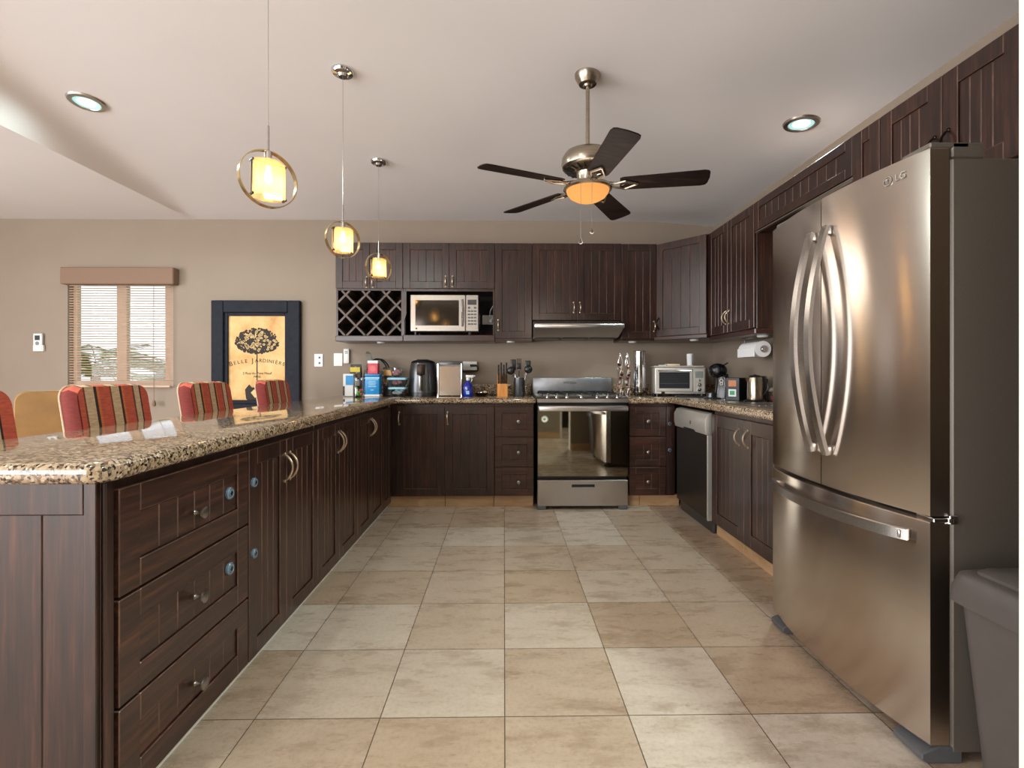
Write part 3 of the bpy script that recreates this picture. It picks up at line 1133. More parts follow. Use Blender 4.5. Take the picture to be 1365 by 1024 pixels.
# waste bin at the side of the fridge
t = thing('waste_bin', 'tall grey-brown plastic waste bin with a swing lid beside the fridge', 'bin', (1.378, 1.165, 0))


def rrect(hx, hy, r, n=5, dx=0, dy=0):
    out = []
    for cx_, cy_, a0 in ((hx - r, hy - r, 0), (-hx + r, hy - r, 1), (-hx + r, -hy + r, 2), (hx - r, -hy + r, 3)):
        for i in range(n + 1):
            a = (a0 + i / n) * PI / 2
            out.append((cx_ + r * math.cos(a) + dx, cy_ + r * math.sin(a) + dy))
    return out


def loft(m, rings, cap=True):
    n = len(rings[0])
    vs_ = [p for r in rings for p in r]
    fs = []
    for i in range(len(rings) - 1):
        for k in range(n):
            k2 = (k + 1) % n
            fs.append((i * n + k, i * n + k2, (i + 1) * n + k2, (i + 1) * n + k))
    if cap:
        fs.append(tuple(range(n - 1, -1, -1))); fs.append(tuple((len(rings) - 1) * n + k for k in range(n)))
    m.add(vs_, fs)
    return m


m = MB()
loft(m, [[(x, y, z) for x, y in rrect(hx, hy, .045)] for hx, hy, z in ((.135, .125, 0), (.14, .13, .012), (.172, .168, .537), (.172, .168, .552))])
m.build('bin_body', 'bin_plastic', t, angle=50)
m = MB()
loft(m, [[(x, y, z) for x, y in rrect(hx, hy, .055)] for hx, hy, z in ((.178, .174, .517), (.192, .188, .522), (.19, .186, .557), (.18, .176, .592), (.16, .155, .602))])
m.build('lid_rim', 'bin_plastic', t, angle=50)
m = MB()
loft(m, [[(x, y, z + (.018 - .6 * y * y if i else 0)) for x, y in rrect(hx, hy, .04)] for i, (hx, hy, z) in enumerate(((.15, .145, .592), (.15, .145, .599), (.14, .135, .605), (.06, .05, .613)))])
m.build('swing_lid', 'bin_plastic', t, angle=50)
m = MB(); m.box(-.165, -.15, -.178, -.165, .487, .517, .002); m.build('clip', 'black_plastic', t)

# ------------------------------------------------------------------ gas range
t = thing('gas_range', 'stainless gas range with a mirrored oven door below the hood', 'stove', (.272, 4.13, 0))
RW = .753
m = MB(); m.box(.004, RW - .004, .045, .70, .03, .90, .004); m.build('body', 'black_plastic', t)
m = MB(); m.prism([(.0, .885), (.0, .915), (.03, .928), (.09, .934), (.70, .934), (.70, .90), (.05, .885)], .0, RW, .003, 1, plane='yz'); m.build('cooktop', 'satin_steel', t)
m = MB(); m.box(.002, RW - .002, .0, .04, .275, .862, .005); od = m.build('oven_door', 'black_plastic', t)
m = MB(); m.box(.004, RW - .004, -.004, -.0002, .277, .86, .0015); m.build('oven_window', 'oven_glass', od)
m = MB(); m.box(.012, RW - .012, -.052, -.034, .815, .857, .006, 2)
for x in (.03, RW - .06): m.box(x, x + .03, -.036, -.003, .822, .85, .003)
m.build('handle', 'satin_steel', od)
m = MB(); m.lathe([(0, .0), (.028, .0), (.028, .0012), (0, .0012)], 24, (.062, -.0042, .748), '-y')
m.m = 1
m.lathe([(.026, .0012), (.022, .0012), (.022, .0017), (.026, .0017)], 24, (.062, -.0042, .748), '-y', True)
m.lathe([(0, .0012), (.012, .0012), (.012, .0018), (0, .0018)], 5, (.060, -.0042, .748), '-y')
m.build('sticker', ['paper_white', 'green_paper'], od, label='round white and green sticker')
m = MB(); m.box(.002, RW - .002, .0, .04, .03, .245, .005); dw = m.build('drawer', 'satin_steel', t)
m = MB(); m.box(.285, .475, -.004, .002, .185, .21, .002); m.m = 1; m.box(.285, .475, -.006, .002, .178, .187, .002); m.build('handle', ['black_plastic', 'satin_steel'], dw)
for x in (.0, .672):
    m = MB(); m.box(x, x + .075, .0, .06, .0, .034, .006); m.build('foot', 'foot_grey', t)
for x in (.02, .68):
    m = MB(); m.box(x, x + .05, .6, .66, .0, .034, .006); m.build('foot', 'foot_grey', t)
for px in (730, 742.5, 755.5, 775, 795.5, 809, 822):
    x = (px - 716) / 119 * RW
    m = MB()
    m.lathe([(.019, .922), (.018, .93), (.013, .934), (.011, .944), (0, .945)], 16, (x, .035, 0))
    m.box(x - .005, x + .005, .016, .056, .932, .958, .003)
    m.build('knob', 'chrome', t)
for k in range(3):
    m = MB()
    x0, x1 = .05 + k * .222, .05 + k * .222 + .205
    z = .952
    for a, b in (((x0, .11, z), (x1, .11, z)), ((x0, .63, z), (x1, .63, z)), ((x0, .11, z), (x0, .63, z)), ((x1, .11, z), (x1, .63, z)), ((x0, .37, z), (x1, .37, z)),
                 (((x0 + x1) / 2, .11, z), ((x0 + x1) / 2, .2, z)), (((x0 + x1) / 2, .3, z), ((x0 + x1) / 2, .45, z)), (((x0 + x1) / 2, .55, z), ((x0 + x1) / 2, .63, z))):
        m.tube([a, b], .0055, 6)
    for a in ((x0, .11), (x1, .11), (x0, .63), (x1, .63)): m.tube([(a[0], a[1], .9335), (a[0], a[1], z)], .006, 6)
    m.build('grate', 'black_matt', t)
    for y in (.24, .50):
        m = MB(); m.lathe([(.042, .9335), (.04, .939), (.028, .941), (.027, .946), (0, .947)], 18, ((x0 + x1) / 2, y, 0))
        m.m = 0
        m.build('burner', 'pewter', t)
m = MB(); m.box(.0, RW, .645, .70, .9345, 1.085, .006, 2); bgd = m.build('backguard', 'backguard_steel', t)
m = MB(); v_, f_ = text_mesh('Whirlpool', .030)
m.M = Matrix.Translation((RW * .47, .6440, 1.035)) @ Matrix.Rotation(PI / 2, 4, 'X')
m.add(v_, f_); m.tube([(.052 * math.cos(a), .013 * math.sin(a), 0) for a in (.4, .9, 1.4, 1.9, 2.4)], .001, 5)
m.build('lettering', 'black_plastic', bgd, smooth=False)

# range hood
t = thing('range_hood', 'slim stainless range hood under the wall cabinet', 'range hood', (.262, 4.30, 1.43))
m = MB(); m.prism([(.028, .125), (.23, .170), (.56, .170), (.56, .02), (.24, .02), (.20, .03), (.028, .085)], 0, .772, .002, 1, plane='yz'); m.build('body', 'satin_steel', t)
m = MB(); m.box(-.004, .776, -.004, .030, .082, .126, .012, 2); m.build('visor_bar', 'satin_steel', t)
for k in range(3):
    m = MB(); m.box(.02 + k * .248, .256 + k * .248, .26, .54, .010, .0195, .004); m.build('grease_filter', 'steel_lid', t)
m = MB()
for k in range(6): m.lathe([(0, 0), (.009, 0), (.009, .004), (0, .004)], 10, (.26 + k * .05, .12, .147), 'z')
m.build('button', 'black_plastic', t)

# dishwasher
t = thing('dishwasher', 'dark dishwasher with a pale steel control panel at the corner', 'dishwasher', (1.43, 4.146, 0), -PI / 2)
m = MB(); m.box(.004, .640, .03, .58, .085, .85, .003); m.build('body', 'black_plastic', t)
m = MB(); m.box(.002, .642, .0, .028, .09, .688, .006); dd = m.build('door', 'dark_steel', t)
m = MB(); m.box(.626, .644, -.003, .0285, .088, .69, .002); m.build('edge_strip', 'panel_steel', dd)
m = MB(); m.prism([(-.012, .692), (-.022, .73), (-.02, .80), (.0, .838), (.028, .845), (.028, .692)], .0, .644, .004, 2, plane='yz'); cp = m.build('control_panel', 'panel_steel', t)
m = MB(); m.box(.36, .375, -.024, -.018, .742, .768, .001); m.build('button', 'black_plastic', cp)
m = MB(); m.prism([(.20, .0), (.44, .0), (.42, .022), (.32, .03), (.22, .022)], -.016, -.009, plane='xz'); m.M = Matrix.Identity(4)
m.v = [Vector((p.x, p.y, p.z + .69)) for p in m.v]
m.build('grip', 'black_plastic', cp)
m = MB(); m.box(.0, .644, .035, .06, .0, .084, .003); m.build('plinth', 'steel_lid', t)

# microwave
t = thing('microwave', 'stainless microwave oven in the niche of the wall cabinets', 'microwave', (-.838, 4.502, 1.4735))
m = MB(); m.box(.0, .61, .02, .33, .026, .352, .004); m.build('body', 'microwave_steel', t)
m = MB(); m.box(.0, .492, .0, .02, .026, .355, .005); dm = m.build('door', 'microwave_steel', t)
m = MB(); m.box(.045, .435, -.002, .004, .078, .306, .003); m.build('window', 'microwave_glass', dm)
m = MB(); m.tube(arc((.465, -.002, .075), (.465, -.002, .31), (0, -.028, 0), 10, .6), .009, 10); m.build('handle', 'chrome', dm)
m = MB(); m.lathe([(0, 0), (.008, 0), (.008, .001), (0, .001)], 16, (.055, -.0002, .052), '-y'); m.build('emblem', 'dark_bronze', dm)
m = MB(); m.box(.495, .61, .0, .02, .026, .355, .005); cp = m.build('control_panel', 'microwave_steel', t)
m = MB(); m.box(.512, .592, -.0015, .002, .265, .31, .001); m.build('display', 'dark_glass', cp)
for r in range(6):
    for c_ in range(3):
        if r in (5,) and c_ == 1: continue
        m = MB(); m.box(.514 + c_ * .027, .536 + c_ * .027, -.0018, .002, .085 + r * .029, .099 + r * .029 + (.004 if r == 5 else 0), .001); m.build('button', 'foot_grey', cp)
for x in (.04, .53):
    for y in (.05, .27):
        m = MB(); m.lathe([(.014, .0), (.016, .027), (0, .027)], 10, (x, y, 0)); m.build('foot', 'black_plastic', t)
t = thing('wall_outlet', 'pale outlet plate with a plugged-in cord inside the microwave niche', 'outlet', (-.155, 4.8495, 1.64))
m = MB(); m.box(-.055, .055, -.008, .0, -.045, .045, .003); m.build('plate', 'white_plastic', t)
m = MB(); m.box(.01, .04, -.035, -.008, -.03, .01, .004); m.tube([(.025, -.03, 0), (.015, -.06, .02), (.025, -.08, .08), (.055, -.1, .13), (.06, -.1, .17)], .004, 6); m.build('power_cord', 'white_plastic', t)

# ------------------------------------------------------------------ stools and dining chair
def chair_back(m, zc0, zc1, hw, x0, th, lean, r=.06):
    """cushioned slab in the yz plane, rounded at the top, leaning backwards"""
    n = 6
    outline = []
    pts = [(-hw, zc0), (hw, zc0)]
    for c, a0 in (((hw - r, zc1 - r), 0), ((-hw + r, zc1 - r), 1)):
        for i in range(n + 1):
            a = (a0 + i / n) * PI / 2
            pts.append((c[0] + r * math.cos(a), c[1] + r * math.sin(a)))
    rings = []
    for dx, k in ((-th / 2, .965), (-th / 2 + .012, .99), (0, 1.0), (th / 2 - .014, .99), (th / 2, .965)):
        ring = []
        for y, z in pts:
            zz = zc0 + (z - zc0) * (.985 if k < 1 else 1)
            ring.append((x0 + dx - lean * (z - zc0) - .018 * (1 - (y / hw) ** 2) * 0, y * k, zz))
        rings.append(ring)
    loft(m, rings)
    return pts


def build_chair(name, label, fabric, group, seat_z=.62, top=1.07):
    t = thing(name, label, 'chair', (0, 0, 0), 0, group)
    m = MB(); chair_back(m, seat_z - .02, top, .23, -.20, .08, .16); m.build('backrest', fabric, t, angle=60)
    m = MB()
    for dx in (-.036,):
        hw, r, zc0, zc1 = .226, .06, seat_z + .1, top - .004
        pts = [(hw, zc0)]
        for c, a0 in (((hw - r, zc1 - r), 0), ((-hw + r, zc1 - r), 1)):
            for i in range(7):
                a = (a0 + i / 6) * PI / 2
                pts.append((c[0] + r * math.cos(a), c[1] + r * math.sin(a)))
        pts.append((-hw, zc0))
        m.tube([(-.20 + dx - .16 * (z - seat_z + .02), y, z) for y, z in pts], .0045, 6)
    m.build('piping', 'cream_piping', t)
    m = MB(); m.box(-.21, .22, -.225, .225, seat_z - .09, seat_z, .03, 3); m.build('seat', fabric, t, angle=60)
    for x in (-.17, .18):
        for y in (-.185, .185):
            m = MB(); m.tube([(x, y, seat_z - .09), (x * 1.12, y * 1.03, 0)], [.024, .017], 4); m.build('leg', 'chair_leg', t, smooth=False)
    m = MB()
    for x in (-.185, .195): m.tube([(x, -.187, .22), (x, .187, .22)], .011, 6)
    m.build('stretcher', 'chair_leg', t)
    return t


CX = -1.66
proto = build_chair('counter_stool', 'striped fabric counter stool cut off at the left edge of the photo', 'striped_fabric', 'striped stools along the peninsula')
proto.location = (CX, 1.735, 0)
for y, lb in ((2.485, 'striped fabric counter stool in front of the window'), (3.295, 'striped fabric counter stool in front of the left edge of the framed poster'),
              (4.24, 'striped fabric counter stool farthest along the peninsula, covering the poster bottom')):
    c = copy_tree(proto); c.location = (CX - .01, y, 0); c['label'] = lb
t = build_chair('dining_chair', 'plain tan leather chair behind the striped stools', 'tan_leather', None, .48, 1.015)
t.location = (-2.63, 3.03, 0); t.rotation_euler.z = math.radians(-52)

# ------------------------------------------------------------------ wall things
t = thing('framed_poster', 'framed tan poster of a flowering topiary tree on the back wall', 'picture', (-2.367, YB - .001, .72))
PW, PH = .837, 1.10
m = MB(); f_w = .115
for x0, x1, z0, z1 in ((-PW / 2, -PW / 2 + f_w, 0, PH), (PW / 2 - f_w, PW / 2, 0, PH), (-PW / 2 + f_w, PW / 2 - f_w, 0, f_w), (-PW / 2 + f_w, PW / 2 - f_w, PH - f_w, PH)):
    m.box(x0, x1, -.05, 0, z0, z1, .006)
for x0, x1, z0, z1 in ((-.305, -.270, .115, .985), (.270, .305, .115, .985), (-.27, .27, .115, .15), (-.27, .27, .955, .985)):
    m.box(x0, x1, -.03, -.005, z0, z1, .003)
m.build('frame', 'navy_frame', t)
m = MB(); m.box(-.305, .305, -.012, -.006, .115, .985); pp = m.build('poster', 'poster_paper', t)
m = MB(); yq = -.0128
r_ = random.Random(11)
cxp, czp = .0, .70          # crown of the printed tree
leafs = []
for i in range(560):
    a = r_.uniform(0, 2 * PI); q = math.sqrt(r_.random())
    x, z = cxp + .205 * q * math.cos(a), czp + .135 * q * math.sin(a) * (1.0 if math.sin(a) > 0 else .75)
    rr_ = r_.uniform(.008, .016)
    k0 = len(m.v)
    m.add([(x + rr_ * math.cos(b * PI / 3 + a) * r_.uniform(.6, 1.2), yq + r_.uniform(-.0002, 0), z + rr_ * math.sin(b * PI / 3 + a) * r_.uniform(.6, 1.2)) for b in range(6)], [(0, 1, 2, 3, 4, 5)])
m.box(-.006, .004, yq - .0004, yq, .28, .72)
loft(m, [[(x, yq - .0003 + .0003 * s_, z) for x, z in ((-.075, .30), (-.115, .25), (-.105, .16), (-.05, .12), (.04, .12), (.1, .16), (.11, .25), (.07, .30), (.04, .27), (-.05, .27))] for s_ in (0, 1)])
m.m = 1
for i in range(60):
    a = r_.uniform(0, 2 * PI); q = math.sqrt(r_.random()) * .88
    x, z = cxp + .02 + .19 * q * math.cos(a), czp + .125 * q * math.sin(a) * (1.0 if math.sin(a) > 0 else .75)
    n_ = 10
    ro, ri = .0125, .0055
    vs_ = [(x + r0 * math.cos(2 * PI * k / n_), yq - .0006, z + r0 * .85 * math.sin(2 * PI * k / n_)) for r0 in (ro, ri) for k in range(n_)]
    m.add(vs_, [(k, (k + 1) % n_, n_ + (k + 1) % n_, n_ + k) for k in range(n_)])
loft(m, [[(x, yq - .0007 + .0003 * s_, z) for x, z in ((-.03, .25), (-.06, .22), (-.02, .17), (.03, .2), (.02, .24))] for s_ in (0, 1)])
m.build('tree_print', ['ink', 'bloom'], pp, smooth=False)
m = MB()
txt = 'BELLE JARDINI\u00c8RE'
sizes = [.062 if i in (0, 6) else .048 for i in range(len(txt))]
adv = [.022 if ch in ' I' else .036 + (.008 if i in (0, 6) else 0) for i, ch in enumerate(txt)]
tot = sum(adv); u = -tot / 2
Rr = .95
for i, ch in enumerate(txt):
    th = (u + adv[i] / 2) / Rr; u += adv[i]
    if ch == ' ': continue
    v_, f_ = text_mesh(ch, sizes[i], .0003)
    m.M = Matrix.Translation((Rr * math.sin(th), yq - .0006, .515 - Rr * (1 - math.cos(th)) + .012)) @ Matrix.Rotation(th, 4, 'Y') @ Matrix.Rotation(PI / 2, 4, 'X')
    m.add(v_, f_)
for tx, z, sz in (('2 Rue du Pont Neuf', .405, .034), ('PARIS', .372, .028)):
    v_, f_ = text_mesh(tx, sz, .0003)
    m.M = Matrix.Translation((-.0, yq - .0006, z)) @ Matrix.Rotation(PI / 2, 4, 'X')
    m.add(v_, f_)
m.build('lettering', 'ink', pp, smooth=False)

t = thing('remote_control', 'white air-conditioner remote in a wall holder left of the window', 'remote control', (-4.43, YB - .001, 1.335))
m = MB(); m.box(-.05, .05, -.022, 0, 0, .06, .004); m.build('holder', 'white_plastic', t)
m = MB(); m.box(-.042, .042, -.028, -.006, .012, .17, .008, 2); rc = m.build('remote', 'white_plastic', t)
m = MB(); m.box(-.024, .024, -.0295, -.026, .105, .15, .001); m.build('display', 'black_plastic', rc)
m = MB(); m.lathe([(0, 0), (.018, 0), (.018, .002), (0, .002)], 16, (0, -.028, .075), '-y'); m.build('button', 'screen_grey', rc)
t = thing('wall_outlet', 'white double outlet plate just right of the framed poster', 'outlet', (-1.784, YB - .0005, 1.25))
m = MB(); m.box(-.042, .042, -.007, 0, -.062, .062, .003); m.build('plate', 'white_plastic', t)
for z in (-.026, .026):
    m = MB(); m.box(.0, .018, -.0085, -.006, z - .009, z + .009, .002); m.build('socket', 'black_plastic', t)
t = thing('switch_plate', 'blank white switch plate just left of the slim wall remote', 'switch', (-1.597, YB - .0005, 1.257))
m = MB(); m.box(-.042, .042, -.007, 0, -.062, .062, .003); m.build('plate', 'white_plastic', t)
m = MB(); m.box(-.022, .022, -.0085, -.006, -.04, .04, .002); m.build('switch', 'white_plastic', t)
t = thing('wall_remote', 'slim white fan remote in a holder beside the blank switch plate', 'remote control', (-1.512, YB - .0005, 1.22))
m = MB(); m.box(-.026, .026, -.03, 0, .0, .14, .006, 2); m.build('remote', 'white_plastic', t)
m = MB(); m.box(-.014, .014, -.0315, -.029, .095, .102, .0005); m.box(-.014, .014, -.0315, -.029, .11, .117, .0005); m.build('button', 'black_plastic', t)
t = thing('plug_adapter', 'white plug-in device with a looped black cord above the spray bottle', 'adapter', (-.325, YB - .0005, 1.155))
m = MB(); m.box(-.07, .065, -.05, 0, 0, .085, .008, 2); m.build('housing', 'white_plastic', t)
m = MB(); m.box(.0, .06, -.066, -.05, .035, .055, .004)
m.tube([(.06, -.058, .045), (.078, -.055, .03), (.075, -.045, -.005), (.02, -.035, -.018), (-.06, -.03, -.016), (-.09, -.03, .01)], .0045, 8); m.build('cord', 'black_plastic', t)

# paper towel roll under the right wall cabinet
t = thing('paper_towel_roll', 'white paper towel roll hanging under the right wall cabinet', 'paper towel', (1.86, 3.70, 1.30), 0)
m = MB()
def ringpath(r0, r1, y0, y1, n=28):
    vs_ = []
    for r0_, y_ in ((r1, y0), (r0, y0), (r0, y1), (r1, y1)):
        vs_ += [(r0_ * math.cos(2 * PI * k / n), y_, r0_ * math.sin(2 * PI * k / n)) for k in range(n)]
    return vs_, [(i * n + k, i * n + (k + 1) % n, ((i + 1) % 4) * n + (k + 1) % n, ((i + 1) % 4) * n + k) for i in range(4) for k in range(n)]
v_, f_ = ringpath(.058, .02, -.12, .14)
m.add(v_, f_)
m.box(-.066, -.056, -.118, .138, -.055, .01, .002)
m.build('paper', 'paper_white', t)
m = MB(); m.tube([(0, -.14, 0), (0, .16, 0)], .016, 14); m.lathe([(0, 0), (.026, 0), (.026, .008), (0, .01)], 18, (0, -.125, 0), '-y'); m.build('core_rod', 'chrome', t)
m = MB(); m.tube([(0, .155, 0), (0, .155, .094)], .006, 8); m.box(-.02, .02, .0, .16, .0885, .0945, .002); m.build('bracket', 'chrome', t)

# ------------------------------------------------------------------ ceiling lights, pendants, fan
def slope_rot(x, y):
    e = .02
    n_ = Vector((-(ceil_z(x + e, y) - ceil_z(x - e, y)) / (2 * e), -(ceil_z(x, y + e) - ceil_z(x, y - e)) / (2 * e), 1)).normalized()
    return Vector((0, 0, 1)).rotation_difference(n_).to_euler()


for x, y, lb in ((-1.3, .35, 'round recessed ceiling light out of the photo over the near end of the peninsula'), (1.15, .25, 'round recessed ceiling light out of the photo above the passage by the waste bin'),  # these two are unseen lamps, added to light the kitchen more evenly
                 (-2.49, 3.04, 'round recessed ceiling light beside the sloping vault edge'), (1.729, 2.897, 'round recessed ceiling light above the right-hand wall cabinets')):
    t = thing('recessed_light', lb, 'ceiling light', (x, y, ceil_z(x, y)))
    t.rotation_euler = slope_rot(x, y)
    m = MB(); m.lathe([(.066, -.004), (.07, -.012), (.092, -.010), (.098, -.001), (.066, -.001)], 32, ring=True)
    m.build('trim_ring', 'satin_steel', t)
    m = MB(); m.lathe([(.046, -.006), (.066, -.008), (.066, -.003), (.046, -.003)], 28, ring=True); m.build('diffuser_ring', 'spot_ring', t)
    m = MB(); m.lathe([(0, -.007), (.045, -.006), (.045, -.003), (0, -.003)], 24); m.build('lamp_face', 'spot_lens', t)
    l = bpy.data.lights.new('recessed_beam', 'SPOT'); l.energy = 34 if x < -2 else 46 if x > 1.5 else 140 if x > 0 else 40; l.spot_size = 3.02 if x < 0 else 2.1; l.spot_blend = .25; l.color = (.82, 1, .97); l.shadow_soft_size = .05
    o = bpy.data.objects.new('recessed_beam', l); COL.objects.link(o); o.parent = t; o.location = (0, 0, -.03)


def pendant(x, y, zc, label, sc=1.0, az=math.radians(46), with_stem=True):
    t = thing('pendant_lamp', label, 'pendant lamp', (x, y, zc), az, 'pendant lamps over the peninsula')
    cz = ceil_z(x, y) - zc
    R = .10 * sc
    m = MB(); m.lathe([(0, cz - .034), (.022, cz - .034), (.03, cz - .022), (.052, cz - .018), (.06, cz - .006), (.06, cz + .004), (0, cz + .004)], 28); m.build('canopy', 'chrome', t)
    m = MB(); m.tube([(0, 0, cz - .034), (0, 0, R + .09)], .0014, 6); m.build('cord', 'satin_steel', t)
    m = MB(); m.tube([(0, 0, R + .09), (0, 0, R + .003)], .0045, 8); m.build('stem', 'satin_steel', t)
    n = 56
    m = MB(); vs_ = []
    for r0, yy in ((R, -.011), (R, .011), (R - .003, .011), (R - .003, -.011)):
        vs_ += [(r0 * math.cos(2 * PI * k / n), yy, r0 * math.sin(2 * PI * k / n)) for k in range(n)]
    m.add(vs_, [(i * n + k, i * n + (k + 1) % n, ((i + 1) % 4) * n + (k + 1) % n, ((i + 1) % 4) * n + k) for i in range(4) for k in range(n)])
    m.build('ring', 'ring_metal', t)
    for sg in (-1, 1):
        m = MB(); w, h_ = .054 * sc, .062 * sc
        k_ = 10
        vs_ = []
        for off in (0, .003):
            for j in (-1, 1):
                for i in range(k_ + 1):
                    a = -1 + 2 * i / k_
                    vs_.append((w * a, sg * (.012 + off + .034 * sc * (1 - a * a)), j * h_ - .004))
        q = k_ + 1
        fs = []
        for i in range(k_):
            fs += [(i, i + 1, q + i + 1, q + i), (2 * q + i, 3 * q + i, 3 * q + i + 1, 2 * q + i + 1), (i, 2 * q + i, 2 * q + i + 1, i + 1), (q + i, q + i + 1, 3 * q + i + 1, 3 * q + i)]
        fs += [(0, q, 3 * q, 2 * q), (k_, 2 * q + k_, 3 * q + k_, q + k_)]
        m.add(vs_, fs)
        m.build('glass_panel', 'amber_glass', t)
    m = MB()
    for sx in (-1, 1):
        m.tube([(sx * .056 * sc, 0, -.066 * sc), (sx * .056 * sc, 0, .06 * sc)], .0028, 6)
        m.box(sx * .056 * sc - .003, sx * .056 * sc + .003, -.014, .014, -.067 * sc, -.060 * sc); m.box(sx * .056 * sc - .003, sx * .056 * sc + .003, -.014, .014, .052 * sc, .058 * sc)
    m.tube([(-.056 * sc, 0, .058 * sc), (.056 * sc, 0, .058 * sc)], .0022, 6)
    m.build('panel_holder', 'dark_bronze', t)
    m = MB(); m.lathe([(0, R - .003), (.012, R - .003), (.012, .045), (0, .045)], 14); m.build('socket', 'chrome', t)
    m = MB(); m.lathe([(0, .044), (.007, .044), (.009, .03), (.013, .012), (.013, .0), (.009, -.012), (0, -.016)], 16); m.build('bulb', 'bulb', t)
    l = bpy.data.lights.new('pendant_glow', 'POINT'); l.energy = .55; l.color = (1, .76, .47); l.shadow_soft_size = .016
    o = bpy.data.objects.new('pendant_glow', l); COL.objects.link(o); o.parent = t; o.location = (0, 0, -.026)
    return t


pendant(-.838, 1.80, EYE + .690, 'ring pendant lamp nearest the camera over the peninsula', 1.0)
pendant(-.866, 2.715, EYE + .718, 'middle ring pendant lamp over the peninsula', .98)
pendant(-.925, 3.725, EYE + .782, 'ring pendant lamp hanging before the wine rack cabinet', 1.06)

FX, FY = .437, 2.62
t = thing('ceiling_fan', 'five-blade nickel ceiling fan with an amber glass light bowl', 'ceiling fan', (FX, FY, EYE))
cz = ceil_z(FX, FY) - EYE
m = MB(); m.lathe([(0, cz - .062), (.02, cz - .062), (.024, cz - .054), (.045, cz - .05), (.052, cz - .038), (.066, cz - .012), (.068, cz + .008), (0, cz + .008)], 32); m.build('canopy', 'brushed_nickel', t)
m = MB(); m.tube([(0, 0, cz - .06), (0, 0, 1.175)], .0105, 12); m.build('rod', 'brushed_nickel', t)
m = MB(); m.lathe([(0, 1.168), (.03, 1.168), (.085, 1.163), (.119, 1.147), (.134, 1.122), (.137, 1.095), (.132, 1.074), (.118, 1.062), (.08, 1.055), (.06, 1.045), (.054, 1.02), (.054, 1.0), (0, 1.0)], 40); m.build('motor_housing', 'brushed_nickel', t)
m = MB()
for k in range(20):
    a = 2 * PI * k / 20
    m.M = Matrix.Rotation(a, 4, 'Z')
    m.tube([(.075, 0, 1.0535), (.116, 0, 1.061)], .0045, 5)
m.build('vent_slot', 'black_matt', t)
for k in range(5):
    a = math.radians(-12 + 72 * k)
    m = MB(); m.M = Matrix.Rotation(a, 4, 'Z') @ Matrix.Translation((0, 0, .978)) @ Matrix.Rotation(math.radians(-12), 4, 'X')
    r0, r1 = .165, .60
    outl = [(r0, -.048), (r0 + .02, -.055), (r1 - .03, -.066), (r1 - .008, -.060), (r1, -.045), (r1 + .004, 0), (r1, .045), (r1 - .008, .060), (r1 - .03, .066), (r0 + .02, .055), (r0, .048)]
    m.prism(outl, 0, .006, .0015, 1)
    bl = m.build('blade', 'blade_wood', t)
    m = MB(); m.M = Matrix.Rotation(a, 4, 'Z') @ Matrix.Translation((0, 0, .978)) @ Matrix.Rotation(math.radians(-12), 4, 'X')
    for sg in (-1, 1):
        m.tube([(.05, 0, .02), (.10, sg * .008, .008), (.145, sg * .018, -.006), (.19, sg * .034, -.0065), (.255, 0, -.0065)], .0065, 6)
    m.tube([(.175, 0, -.0065), (.195, .016, -.0065), (.22, 0, -.0065), (.195, -.016, -.0065)], .004, 6, True)
    m.build('blade_bracket', 'brushed_nickel', bl)
m = MB(); m.lathe([(0, 1.0), (.04, 1.0), (.05, .99), (.10, .985), (.122, .975), (.127, .962), (.120, .954), (.111, .956), (0, .96)], 40); m.build('light_rim', 'brushed_nickel', t)
m = MB(); m.lathe([(.112, .957), (.108, .943), (.092, .922), (.062, .905), (.03, .897), (0, .895)], 36); m.build('light_bowl', 'fan_bowl', t, angle=60)
for x, y, z0, z1 in ((-.055, -.12, .955, .675), (.0, -.125, .955, .725)):
    m = MB(); m.tube([(x, y, z0), (x, y, z1)], .0012, 5)
    m.lathe([(0, z1 - .028), (.006, z1 - .028), (.011, z1 - .022), (.006, z1 - .012), (.003, z1), (0, z1)], 10, (x, y, 0)); m.build('pull_chain', 'pewter', t)
l = bpy.data.lights.new('fan_glow', 'POINT'); l.energy = 5.5; l.color = (1, .88, .76); l.shadow_soft_size = .25
o = bpy.data.objects.new('fan_glow', l); COL.objects.link(o); o.parent = t; o.location = (0, 0, .62)

# ------------------------------------------------------------------ things on the worktops
CZ = .9203
def on(name, label, cat, x, y, rz=0, group=None, z=CZ): return thing(name, label, cat, (x, y, z), rz, group)


# air fryer
t = on('air_fryer', 'black and steel air fryer on the back worktop', 'air fryer', -.735, 4.58)
m = MB(); m.lathe([(0, .0), (.118, .0), (.124, .01), (.127, .035), (.122, .20), (.112, .285), (.106, .30), (0, .305)], 36); m.build('body', 'steel_lid', t, angle=50)
m = MB(); m.lathe([(0, .0), (.1265, .0), (.129, .03), (.1262, .036), (0, .036)], 36); m.build('base', 'black_plastic', t)
m = MB(); m.lathe([(0, .328), (.06, .326), (.098, .316), (.11, .302), (.1085, .296), (0, .296)], 36); m.box(-.05, .05, -.05, .05, .322, .332, .004); m.build('lid', 'black_plastic', t)
m = MB(); m.box(-.036, .036, -.136, -.10, .19, .285, .008, 2); m.build('control_face', 'dark_bronze', t)
m = MB(); m.tube([(0, -.118, .19), (0, -.160, .175), (0, -.165, .10), (0, -.150, .055)], .013, 8); m.build('handle', 'pewter', t)

